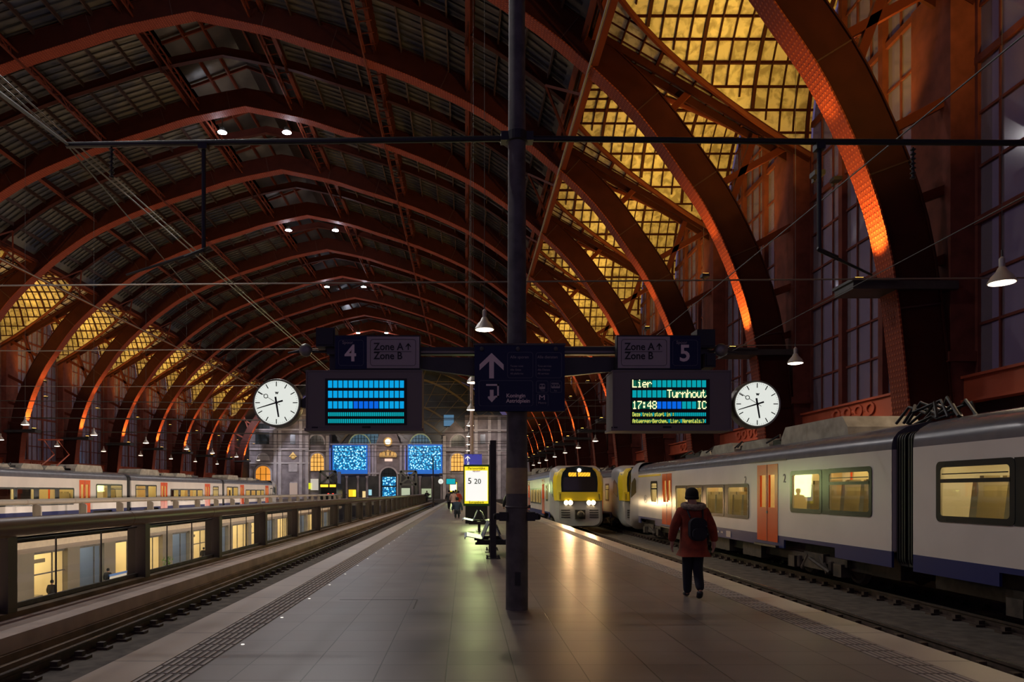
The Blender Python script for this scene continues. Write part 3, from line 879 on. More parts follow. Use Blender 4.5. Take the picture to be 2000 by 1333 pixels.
def display(s):
    left = s < 0
    xa, xb = (605, 826) if left else (1190, 1416)
    za, zb = 731, 841
    lbl = 'departure display with rows of blank blue cells only' if left else 'departure display reading Lier Turnhout 17:48 IC'
    e = empty('departure_display', (X_((xa+xb)/2), YP, Z_(786)), lbl, 'display')
    y0, y1 = YP-.22, YP+.20
    mb = MB(); mb.box((X_(xa), y0, Z_(zb)), (X_(xb), y1, Z_(za)))
    mb.box((X_(xa-3), y0-.02, Z_(zb+4)), (X_(xb+3), y1+.01, Z_(zb-1))); mb.box((X_(xa-1), y0-.01, Z_(za+1)), (X_(xb+1), y1, Z_(za-2)))
    for px in (xa+.7, xb-.7): mb.box((X_(px-1), y0-.012, Z_(zb)), (X_(px+1), y1, Z_(za)))
    mb.build('housing', M['housing'], e)
    # screen scale: the face stands a little nearer than YP
    ky = y0/YP
    def fx(px): return X_(px)*ky
    def fz(py): return CZ + (Z_(py)-CZ)*ky
    sx0, sx1, sy0, sy1 = (635, 795, 740, 831) if left else (1232, 1386, 741, 830)
    mb = MB(); mb.box((fx(sx0), y0-.006, fz(sy1)), (fx(sx1), y0+.01, fz(sy0))); mb.build('screen', M['ink'], e)
    mb = MB(); cx = (xa+xb)/2; mb.box((fx(cx-8), y0-.012, fz(839)), (fx(cx+8), y0, fz(833))); mb.box((fx(xa+4), y0-.008, fz(838)), (fx(xa+16), y0, fz(834))); mb.build('sensor_plate', M['black'], e)
    c0, c1 = (641, 789) if left else (1235, 1378.5)
    rows = [(744, 758), (764, 777.5), (784.5, 798.5)] if left else [(743.5, 757), (763, 777), (785, 799)]
    small = [(806, 813.5), (819, 827)] if left else [(806.5, 813.5), (819.5, 826.5)]
    textrows = ['', '', ''] if left else ['Lier', '       Turnhout', '17:48        IC']
    smallrows = ['', ''] if left else ['Deze trein stopt in :', 'Antwerpen-Berchem. Lier. Herentals.>']
    cells = {k: MB() for k in ('cellb', 'cellt', 'celld', 'cellg')}
    dots = MB(); sd = MB()
    def put(g, ax, az, w, h, mbx, dz=.9):
        rws = GL[g].split()
        for r, line in enumerate(rws):
            for c, ch in enumerate(line):
                if ch == '1':
                    px = ax + w*c/5; pz = az + h*r/7
                    mbx.box((fx(px), y0-.013, fz(pz+h/7*dz)), (fx(px+w/5*.98), y0-.009, fz(pz)))
    pitch = (c1-c0+2)/15
    for ri, (ya, yb) in enumerate(rows):
        for c in range(15):
            x = c0 + pitch*c; ch = textrows[ri][c] if c < len(textrows[ri]) else ' '
            deep = ri == 2 and 5 <= c <= 9
            if ch != ' ':
                cells['cellg' if not left else 'cellb'].box((fx(x), y0-.009, fz(yb)), (fx(x+pitch*.82), y0-.006, fz(ya)))
                put(ch, x-.3, ya-1.2, pitch*.92, (yb-ya)+2, dots)
            else:
                key = 'celld' if deep else ('cellb' if left else 'cellt')
                cells[key].box((fx(x), y0-.009, fz(yb)), (fx(x+pitch*.80), y0-.006, fz(ya)))
    n = 37; p2 = (c1-c0+1)/n
    for ri, (ya, yb) in enumerate(small):
        for c in range(n):
            x = c0 + p2*c; ch = smallrows[ri][c] if c < len(smallrows[ri]) else ' '
            cells['cellt' if (left or ch == ' ') else 'cellg'].box((fx(x), y0-.009, fz(yb)), (fx(x+p2*.72), y0-.006, fz(ya)))
            if ch != ' ': put(ch, x, ya-.5, p2*.86, yb-ya+1, sd)
    for k_, b in cells.items():
        if b.v: b.build('lcd_cell_pattern', M[k_], e)
    if dots.v: dots.build('lettering', M['dot'], e); sd.build('lettering', M['doty'], e)
display(-1); display(1)

def clock(x, Y, z, r, label, stub, detail=True):
    e = empty('station_clock', (x, Y, z), label, 'clock')
    y0 = Y-.10
    mb = MB(); mb.lathe((x, y0, z), [(r*.96, 0), (r*1.04, -.012), (r*1.07, .02), (r*1.07, .17), (r*1.0, .19), (r*1.0, .22)], 'y', 48)
    mb.build('clock_case', M['clockrim'], e, smooth=True)
    mb = MB(); mb.lathe((x, y0-.006, z), [(r*.965, .004), (r*.965, -.004)], 'y', 48); mb.build('dial', M['clockface'], e)
    yf = y0-.012
    def spoke(ang, r0, r1, w, mb, y=yf, w2=None):
        a = math.radians(ang); d = Vector((math.sin(a), 0, math.cos(a))); n = Vector((math.cos(a), 0, -math.sin(a))); c = Vector((x, y, z)); w2 = w2 or w
        p = [c+d*r0*r-n*w/2*r, c+d*r1*r-n*w2/2*r, c+d*r1*r+n*w2/2*r, c+d*r0*r+n*w/2*r]
        mb.add(p + [q+Vector((0, .003, 0)) for q in p], [(0, 1, 2, 3), (7, 6, 5, 4), (0, 4, 5, 1), (1, 5, 6, 2), (2, 6, 7, 3), (3, 7, 4, 0)])
    mb = MB()
    for i in range(60):
        if i % 5 == 0: spoke(i*6, .72, .93, .04, mb)
        elif detail: spoke(i*6, .89, .93, .012, mb)
    mb.build('dial_mark', M['ink'], e)
    mb = MB(); spoke(171, -.26, .64, .085, mb, yf-.004, .065); mb.build('hour_hand', M['ink'], e)
    mb = MB(); spoke(253, -.30, .88, .075, mb, yf-.008, .035); mb.build('minute_hand', M['ink'], e)
    if detail:
        mb = MB(); spoke(302, -.20, .44, .020, mb, yf-.012); spoke(302, .62, .95, .020, mb, yf-.012)
        a = math.radians(302); c = (x+math.sin(a)*r*.53, yf-.012, z+math.cos(a)*r*.53)
        cir = lambda q: [(q*math.cos(t*PI/12), q*math.sin(t*PI/12)) for t in range(24)]
        mb.ring(c, (1, 0, 0), (0, 0, 1), cir(r*.10), cir(r*.07), .003); mb.build('second_hand', M['ink'], e)
        text('W', r*.13, (x-r*.05, yf, z+r*.38), M['ink'], e, 'maker_mark', bold=.003)
    mb = MB()
    if stub: mb.tube([(x+stub*r*1.0, Y, z), (x+stub*(r*1.06+.20), Y, z)], .028, 8); mb.cbox((x+stub*(r*1.07+.03), Y, z), (.05, .12, .12))
    mb.build('mounting_stub', M['dark'], e) if stub else None
    return e
clock(X_(544), YP, Z_(789), 44*K, 'round white station clock over the empty track, beside the blank blue display', 1)
clock(X_(1472.5), YP, Z_(791.5), 43.5*K, 'round white station clock above the white train, beside the display listing a train', -1)

# black cameras / speakers and mirrors on the arm ends
def cambox(px0, px1, py0, py1, lbl, cat='speaker', nm='loudspeaker'):
    e = empty(nm, (X_((px0+px1)/2), YP, Z_(py0)), lbl, cat)
    mb = MB(); mb.box((X_(px0), YP-.14, Z_(py1)), (X_(px1), YP+.12, Z_(py0))); mb.box((X_(px0)+.02, YP-.155, Z_(py1)+.02), (X_(px1)-.02, YP-.14, Z_(py0)-.02)); mb.build('case', M['black'], e)
    mb = MB(); cx = (px0+px1)/2; mb.box((X_(cx-3), YP-.03, Z_(686)), (X_(cx+3), YP+.03, Z_(py1))) if py1 < 686 else mb.box((X_(cx-3), YP-.03, Z_(py0)), (X_(cx+3), YP+.03, Z_(684))); mb.build('bracket', M['dark'], e)
cambox(621, 658, 645, 681, 'black box loudspeaker on the arm end over the empty track')
cambox(1355, 1390, 648, 683, 'black box loudspeaker on the arm end toward the white train')
cambox(1370, 1391, 694, 721, 'small black camera box hanging beside the platform 5 number', 'camera', 'security_camera')
for px, s, lbl in ((599, -1, 'round convex mirror on the arm end over the empty track'), (1405, 1, 'round convex mirror on the arm end toward the white train')):
    e = empty('convex_mirror', (X_(px), YP, Z_(686)), lbl, 'mirror')
    mb = MB(); mb.lathe((X_(px), YP-.08, Z_(686)), [(.02, -.035), (.05, -.028), (.078, -.01), (.088, .01), (.085, .05), (.03, .09)], 'y', 24); mb.build('mirror_dome', M['clockrim'], e, smooth=True)
    mb = MB(); mb.tube([(X_(px), YP, Z_(686)), (X_(px - s*28 if s > 0 else 640), YP, Z_(688))], .018, 8); mb.tube([(X_(px), YP, Z_(684)), (X_(px+s*36), YP, Z_(690))], [.03, .012], 8); mb.build('mirror_arm', M['dark'], e)

# ------------------------------------------------------------------ catenary portal (foreground crossbar)
e = empty('catenary_crossbar', (PXX, YP, Z_(270)), 'long black overhead-line crossbar bolted across the top of the foreground pillar', 'beam')
mb = MB(); mb.tube([(X_(130), YP, Z_(284)), (X_(400), YP, Z_(279)), (X_(990), YP, Z_(271))], .040, 10); mb.tube([(X_(1028), YP, Z_(271)), (X_(1600), YP, Z_(277)), (X_(2250), YP, Z_(281))], .040, 10)
mb.build('crossbar', M['black'], e, smooth=True)
mb = MB(); mb.lathe((PXX, YP, Z_(270)), [(.125, -.07), (.15, -.06), (.15, .06), (.125, .07)], 'z', 24)
for s in (1, -1): mb.cbox((PXX+s*.17, YP, Z_(270)), (.10, .16, .12))
mb.build('clamp', M['black'], e)
for px, s, y2, x2, lbl in ((398, -1, 520, 220, 'black drop tube with registration arm over the empty track'), (1600, 1, 520, 1735, 'black drop tube with registration arm over the track of the arriving train')):
    e = empty('catenary_drop_arm', (X_(px), YP, Z_(284)), lbl, 'bracket')
    mb = MB(); mb.tube([(X_(px), YP, Z_(280)), (X_(px), YP, Z_(490))], .030, 8); mb.cbox((X_(px), YP, Z_(288)), (.12, .12, .08)); mb.build('drop_tube', M['black'], e)
    mb = MB(); mb.tube([(X_(px), YP, Z_(489)), (X_(x2), YP+.4, Z_(y2))], [.026, .016], 8); mb.tube([(X_(px-s*5), YP-.02, Z_(486)), (X_(px+s*40), YP+.05, Z_(500))], .020, 6); mb.build('registration_arm', M['black'], e)
for px, z0, z1, lbl in ((218, 288, 350, 'stack insulator hanging from the crossbar near its track 4 end'), (1783, 288, 352, 'stack insulator hanging from the crossbar over the white train')):
    e = empty('insulator', (X_(px), YP, Z_(z0)), lbl, 'insulator')
    mb = MB(); pr = [(.012, 0)]; n = 7
    for i in range(n):
        h = (Z_(z1)-Z_(z0))*(i+.5)/n; pr += [(.016, h+.018), (.036, h+.004), (.036, h-.004), (.016, h-.018)]
    mb.lathe((X_(px), YP, Z_(z0)), pr, 'z', 10); mb.build('insulator_sheds', M['black'], e)

# overhead wires
def wire(pts, r, lbl, m='wire', grp=None):
    mb = MB(); mb.tube(pts, r, 5, False); o = mb.build('overhead_wire', M[m]); tag(o, lbl, 'wire', grp); return o
wire([P(-15, 172, 5.2), P(132, 282, YP), ], .020, 'thick black feeder running forward from the track 4 end of the crossbar')
wire([P(132, 285, YP), P(400, 600, 22)], .010, 'thin cable running away from the track 4 end of the crossbar')
for dz, l in ((0, 'upper'), (-.10, 'lower')):
    wire([Vector((-5.6, 4, 5.0+CZ+dz)), Vector((-5.05, 31.8, 4.55+CZ+dz)), Vector((-5.0, 140, 4.55+CZ+dz))], .012, f'pale contact wire over empty track 4, {l} of the pair', 'wirelit')
wire([Vector((6.6, 4, 5.4+CZ)), Vector((6.45, 130, 5.3+CZ))], .012, 'contact wire over the track of the yellow-fronted train')
wire([Vector((10.2, 4, 5.4+CZ)), Vector((10.1, 130, 5.3+CZ))], .012, 'contact wire over the white train')
for Y, py, lbl in ((18.5, 562, 'highest pale cross-span wire over all tracks'), (30, 686, 'second cross-span wire, level with the zone signs'), (36, 756, 'third cross-span wire, level with the clocks'), (44, 800, 'fourth cross-span wire, just above the fascia lamps')):
    z = CZ+(VY-py)*Y/F
    wire([(-46.5, Y, z+.2), (-18, Y, z), (14.6, Y, z+.25)], .022 if Y < 35 else .014, lbl, 'wirelit', None)
j = 0
for Y in (60, 75, 92, 108, 122):
    for zz in (7.4, 6.0):
        mb = MB(); mb.tube([(-46.5, Y, zz+CZ+.3), (-16, Y, zz+CZ), (14.6, Y, zz+CZ+.3)], .035, 5, False)
        o = mb.build('cross_span_wire', M['wire']); tag(o, f'thin dark cross-span wire before the stone facade, {"upper" if zz > 7 else "lower"} one of the {ORD[j//2]} distant pair', 'wire', 'distant cross-span wires'); j += 1

# ------------------------------------------------------------------ pendant lamps
def pendant(x, Y, z, label, group, rod=2.6, r=.28, power=1.0, big=False):
    e = empty('pendant_lamp', (x, Y, z), label, 'lamp', group)
    mb = MB(); mb.lathe((x, Y, z), [(r, 0), (r*1.02, .02), (r*.80, .14), (r*.42, .26), (r*.30, .34), (r*.22, .36), (r*.22, .55), (r*.08, .60)], 'z', 20)
    mb.build('lamp_shade', M['lampshade'], e, smooth=True)
    mb = MB(); mb.lathe((x, Y, z), [(r*.93, -.008), (r*.6, -.03), (.01, -.04)], 'z', 20); mb.build('bulb', M['lamp'], e)
    zr = roof_at(x, Y)
    mb = MB(); mb.tube([(x, Y, z+.55), (x, Y, z+.75)], .02, 5); mb.tube([(x, Y, z+.70), (x, Y, zr)], .008 if Y < 40 else .012, 4); mb.build('suspension_rod', M['dark'], e)
    light('SPOT', 'pendant_light', (x, Y, z-.10), E_PEND*power, WARM, (x, Y, 0), spot_size=2.7, spot_blend=.6, shadow_soft_size=.16)
ZL = 4.75+CZ
pendant(.56, 21.0, ZL, 'bright pendant lamp just beside the foreground pillar above the direction board', 'pendant lamps over the platform', 1.2)
for i, Y in enumerate((31.2, 41.6, 51.5, 61.6, 72.3, 82.5, 92.8)):
    pendant(.34, Y, ZL, f'small pendant lamp hanging over the middle of the platform, {ORD[i+1]} from the viewer', 'pendant lamps over the platform', 1.2)
for i in range(12):
    pendant(12.2, 16.3+10.2*i, ZL, f'pendant lamp along the far side wall beyond the white train, {ORD[i]} from the viewer', 'pendant lamps behind the white train', 1.0 if i else 3)
for Yh, nm in ((0.4, 'directly over the viewer'), (-9.9, 'behind the viewer')): pendant(.34, Yh, ZL, f'pendant lamp over the platform {nm}, out of the frame', 'pendant lamps over the platform', 1.2, power=.5)  # unseen lamps added to brighten the foreground
for i, Y in enumerate((50.8, 60.2, 70, 80.2, 88.4, 97.7, 108)):
    pendant(-31.2, Y, ZL, f'pendant lamp over the far platform behind the distant train, {ORD[i]} in the upper row', 'upper row of distant pendant lamps', .8)
for i, Y in enumerate((56.5, 65.7, 74.8, 84.4, 94.0, 103.7, 113, 123)):
    pendant(-42.6, Y, ZL, f'pendant lamp before the distant side wall, {ORD[i]} in the lower row', 'lower row of distant pendant lamps', .8)

# ------------------------------------------------------------------ sodium floodlights on the arch shelves
def flood(x, Y, z, target, energy, label, group, size=.3, cone=1.9, col=SODIUM):
    e = empty('floodlight', (x, Y, z), label, 'floodlight', group)
    mb = MB(); mb.cbox((x, Y, z), (.32, .36, .14)); mb.cbox((x, Y+.25, z-.05), (.06, .14, .2)); mb.build('lamp_body', M['dark'], e)
    mb = MB(); mb.cbox((x, Y, z+.075), (.26, .30, .012)); mb.build('lamp_lens', M['sodium'], e)
    light('SPOT', 'sodium_light', (x, Y, z+.16), energy, col, target, spot_size=cone, spot_blend=.8, shadow_soft_size=.15)
for s in (1, -1):
    for k in range(NA):
        if s < 0 and k < 2: continue
        y = ARCHY[k]+WID/2; side = 'white-train' if s > 0 else 'distant-train'
        # low flood: grazes the inner flange of the arch
        flood(mxs(11.95, s), y, 6.43+CZ, (mxs(12.45, s), y, 8.9+CZ), E_FLANGE*(1 if s > 0 else 1.3), f'amber floodlight on the lamp shelf of the {ORD[k]} arch, {side} side', 'flange floodlights', cone=1.25)
        flood(mxs(10.75, s), y, 9.7+CZ, (mxs(10.75, s), y, 12.2+CZ), E_FLANGE*.28, f'amber floodlight clamped higher up the inner flange of the {ORD[k]} arch, {side} side', 'flange floodlights', cone=.75)
        # high floods: fill the glazed cross vault of the bay behind
        if k < NA-1:
            yb = y+BAY/2
            flood(mxs(13.0, s), y+WID/2+.35, 10.3+CZ, (mxs(9.6, s), yb+.8, 19.5+CZ), E_VAULT, f'amber floodlight clamped high beside the {ORD[k]} arch facing its glazed vault, {side} side', 'vault floodlights', cone=2.1, col=AMBER)
            flood(mxs(14.6, s), yb+1.2, 12.3+CZ, (mxs(8.7, s), y+BAY-1.5, 18.8+CZ), E_VAULT*.42, f'added amber floodlight at the window mullion beyond the {ORD[k]} arch, {side} side', 'vault floodlights', cone=.95, col=AMBER)  # extra lamp added to brighten the slope strips
# unseen flood added to light the first vault, before the first arch
flood(14.3, Y0-BAY+WID+1, 10.3+CZ, (9.5, Y0-3, 19.5+CZ), E_VAULT, 'added amber floodlight on the wall pier before the first arch', 'vault floodlights', cone=2.5, col=AMBER)

# white spotlights in the ridge lantern
for i, Y in enumerate((13.8, 34.4, 55.0, 75.6, 96.5, 124.5)):
    for dx, nm in ((-2.55, 'nearer the distant train'), (2.4, 'nearer the platform pillar')):
        x = XC+dx; z = 27.6+CZ
        e = empty('ridge_spotlight', (x, Y, z), f'glaring white spotlight under the roof ridge, {ORD[i]} pair, the one {nm}', 'spotlight', 'ridge spotlights')
        mb = MB(); mb.lathe((x, Y, z), [(.26, -.02), (.28, .05), (.2, .35), (.05, .45)], 'z', 14); mb.build('lamp_body', M['dark'], e)
        mb = MB(); mb.lathe((x, Y-.02, z-.05), [(.2, -.02), (.34, .01), (.34, .03)], 'z', 14); mb.build('lamp_lens', M['spotdisc'], e)
        light('SPOT', 'ridge_light', (x, Y, z-.12), E_TOP*(1 if i != 4 else .3), (1.0, .93, .90), (x, Y, 0), spot_size=2.9, spot_blend=.5, shadow_soft_size=.18)
        light('POINT', 'ridge_glow', (x, Y, z-.4), E_TOP*.05, (.86, .86, 1.0), shadow_soft_size=.1)
        mb = MB(); mb.tube([(x, Y, z+.4), (x, Y, hskin(XC+4.15)+1.6)], .04, 6); mb.build('suspension_rod', M['dark'], e)

# ------------------------------------------------------------------ benches, slim poles, advertising kiosk
def bench(x, Y, L, label):
    e = empty('platform_bench', (x, Y, 0), label, 'bench', 'double benches')
    for s in (-1, 1):
        prof = [(x+s*.66, .445), (x+s*.67, .475), (x+s*.62, .50), (x+s*.5, .475), (x+s*.28, .43), (x+s*.23, .45), (x+s*.19, .53), (x+s*.075, .81), (x+s*.06, .83)]
        n = 12
        mb = MB()
        pts = [Vector((a, 0, b)) for a, b in prof]
        mb.sweep([(a, Y+L/2, b) for a, b in prof], (0, 1, 0), L, .018, 0); mb.build('seat_shell', M['bench'], e, smooth=True)
        mb = MB()
        for j in range(1, 9):
            a = prof[6]; b = prof[7]; t = j/9
            mb.box((a[0]+(b[0]-a[0])*t-.004+s*.012, Y+.03, a[1]+(b[1]-a[1])*t-.006), (a[0]+(b[0]-a[0])*t+.004+s*.03, Y+L-.03, a[1]+(b[1]-a[1])*t+.006))
        mb.build('back_slat', M['dark'], e)
    mb = MB()
    for yy in (Y+.12, Y+L-.12): mb.box((x-.42, yy-.03, .30), (x+.42, yy+.03, .36)); mb.box((x-.38, yy-.03, .36), (x+.38, yy+.03, .42))
    mb.box((x-.05, Y+.1, .31), (x+.05, Y+L-.1, .37)); mb.build('beam', M['dark'], e)
    for yy in (Y+.35, Y+L-.35):
        mb = MB(); mb.box((x-.045, yy-.045, 0), (x+.045, yy+.045, .32)); mb.box((x-.14, yy-.14, 0), (x+.14, yy+.14, .012)); mb.build('leg', M['pole'], e)
bench(.66, 17.45, 1.8, 'steel back-to-back bench right behind the foreground pillar, beside the slim dark post')
bench(.56, 28.3, 1.8, 'steel back-to-back bench in front of the lit advertising panel')
for x, Y, zt, lbl in ((.665, 17.2, 2.83, 'slim dark square post standing at the nearest bench'), (.73, 19.7, 2.90, 'second slim dark post just behind the first one')):
    e = empty('square_post', (x, Y, 0), lbl, 'post')
    mb = MB(); mb.box((x-.073, Y-.07, 0), (x+.073, Y+.07, zt)); mb.build('shaft', M['dark'], e)
    mb = MB(); mb.box((x-.17, Y-.17, 0), (x+.17, Y+.17, .015))
    for a in (-.14, .14):
        for b in (-.14, .14): mb.lathe((x+a, Y+b, .01), [(.016, 0), (.016, .05), (.008, .06)], 'z', 8)
    mb.build('foot_plate', M['dark'], e)
M['adw'] = emat('poster_white', (.92, .92, .88), .95); M['ady'] = emat('poster_yellow', (.98, .80, .02), .95); M['adg'] = mat('kiosk_green_frame', (.03, .10, .015), .4)
M['adtxt'] = mat('poster_ink', (.05, .06, .02), .6); M['adred'] = mat('poster_red_ink', (.7, .12, .02), .6)
def kiosk(xc, Y, label, w=1.12, z0=.95, z1=2.62, full=True, sgn=-1):
    e = empty('advertising_panel', (xc, Y, 0), label, 'billboard')
    mb = MB(); mb.box((xc-w/2, Y, z0-.12), (xc+w/2, Y+.22, z1+.10)); mb.build('case', M['adg'], e)
    mb = MB(); mb.box((xc-w/2+.10, Y+.02, 0), (xc+w/2-.10, Y+.20, z0-.12)); mb.build('plinth', M['black'], e)
    for yy, sg in ((Y, -1), (Y+.22, 1)):
        mb = MB(); mb.box((xc-w/2+.06, yy+sg*.004, z0), (xc+w/2-.06, yy, z1)); mb.build('poster_border', M['ady'], e)
        mb = MB(); mb.box((xc-w/2+.10, yy+sg*.009, z0+.13), (xc+w/2-.10, yy, z1-.20)); mb.build('poster', M['adw'], e)
    if full:
        u = (1, 0, 0)
        text('Persoonlijke', .175, (xc, Y-.014, z1-.14), M['adtxt'], e, align='CENTER', bold=.003)
        text('lening', .16, (xc, Y-.014, z1-.27), M['adred'], e, align='CENTER', bold=.003)
        text('5', .42, (xc-.44, Y-.014, z1-.86), M['adtxt'], e, bold=.004); text('20', .36, (xc-.12, Y-.014, z1-.86), M['adtxt'], e, bold=.003)
        text('Europabank', .16, (xc, Y-.014, z0+.02), M['adtxt'], e, align='CENTER', bold=.003)
    for yy, d in ((Y-.08, -1), (Y+.30, 1)):
        l = light('AREA', 'panel_light', (xc, yy, (z0+z1)/2), 75, (.80, 1.0, .36), (xc, yy+d*5, (z0+z1)/2-.6), shape='RECTANGLE', size=.9); l.data.size_y = 1.5
kiosk(.553, 36.0, 'lit advertising panel reading Persoonlijke lening with yellow border', 1.31, 1.0, 2.86)
# second and third pillars with boards further down the platform
M['palepole'] = mat('pale_pole', (.72, .52, .42), .5)
p2 = pillar_at(49.2, .43, 'second platform pillar, pale and slim, behind the lit advertising panel', 10.2, False, 'palepole')
info_sign(49.2, X_(924, 49.2), Z_(900.5, 49.0), 'small navy direction board with white arrow right above the lit advertising panel', 1.0, False)
pillar_at(85.0, .45, 'third platform pillar, far down the platform', 10, False)
ec = clock(X_(861, 85), 85, Z_(941, 85), .31, 'tiny round white clock far down the platform before the facade', 0, False)
MB().box((X_(861, 85)-.03, 85.0, Z_(937, 85)), (X_(861, 85)+.03, 85.1, Z_(927, 85))).build('mounting_stub', M['dark'], ec)
def fardisp(px0, px1, py0, py1, Y, lbl):
    e = empty('departure_display', (X_((px0+px1)/2, Y), Y, Z_(py0, Y)), lbl, 'display')
    mb = MB(); mb.box((X_(px0, Y)-.1, Y, Z_(py1, Y)-.06), (X_(px1, Y)+.1, Y+.3, Z_(py0, Y)+.1)); mb.box((X_(px0+10, Y), Y+.1, Z_(py0, Y)), (X_(px1-9, Y), Y+.2, Z_(py0-14, Y))); mb.box((X_(858, Y), Y+.12, Z_(py0-9, Y)), (X_(912, Y), Y+.2, Z_(py0-11, Y))); mb.build('housing', M['housing'], e)
    mb = MB(); mb.box((X_(px0, Y), Y-.02, Z_(py1, Y)), (X_(px1, Y), Y, Z_(py0, Y))); mb.build('screen', M['cellt'], e)
    mb = MB(); mb.box((X_(px0+8, Y), Y+.05, Z_(py0-3, Y)), (X_(px1, Y), Y+.1, Z_(py0-7.5, Y))); mb.build('zone_panel', M['signwhite'], e)
fardisp(872, 889, 936, 946, 85, 'tiny teal departure display far down the platform beside the tiny clock')
kiosk(X_(885.5, 98), 98, 'small green and yellow advertising panel far down the platform', 1.1, 1.6, 2.9, False)
# ================================================================== TRAINS
ZR = -.65; ZW0, ZW1, ZB0 = -1.22+CZ, .86+CZ, -1.55+CZ
def wall_with_holes(mb, xo, xi, y0, y1, z0, z1, holes):
    ys = sorted(set([y0, y1] + [h[0] for h in holes] + [h[1] for h in holes])); zs = sorted(set([z0, z1] + [h[2] for h in holes] + [h[3] for h in holes]))
    for a, b in zip(ys, ys[1:]):
        for c, d in zip(zs, zs[1:]):
            cy, cz = (a+b)/2, (c+d)/2
            if any(h[0] < cy < h[1] and h[2] < cz < h[3] for h in holes): continue
            mb.add([(xo, a, c), (xo, b, c), (xo, b, d), (xo, a, d)], [(0, 1, 2, 3)]); mb.add([(xi, a, c), (xi, b, c), (xi, b, d), (xi, a, d)], [(3, 2, 1, 0)])
    for h in holes:
        a, b, c, d = h[:4]
        mb.add([(xo, a, c), (xo, b, c), (xo, b, d), (xo, a, d), (xi, a, c), (xi, b, c), (xi, b, d), (xi, a, d)], [(0, 4, 5, 1), (1, 5, 6, 2), (2, 6, 7, 3), (3, 7, 4, 0)])
def ylayout(y0, sgn, L, cab):
    """window / door layout measured from the plain end of a car; sgn +1 runs away from the viewer"""
    W = [(.75, 2.55, -.50, .50, 'vent'), (2.95, 4.55, -.50, .50, 'plain')] if True else []
    W = [(.75, 2.55, -.50, .50, 'vent'), (2.9, 4.5, -.50, .50, 'plain'), (7.4, 9.15, -.80, .20, 'plain'), (9.5, 11.3, -.80, .20, 'plain'), (11.7, 13.4, -.80, .20, 'plain'), (13.6, 15.0, -.80, .20, 'plain')]
    D = [(5.32, 6.72), (15.6, 17.05)]
    if cab: W.append((17.9, 18.95, -.53, .44, 'vent'))
    else: W += [(17.9, 19.5, -.50, .50, 'vent'), (19.8, 21.5, -.50, .50, 'plain')]
    f = lambda a, b: tuple(sorted((y0+sgn*a, y0+sgn*b)))
    return [(*f(a, b), c+CZ, d+CZ, k) for a, b, c, d, k in W], [f(a, b) for a, b in D]
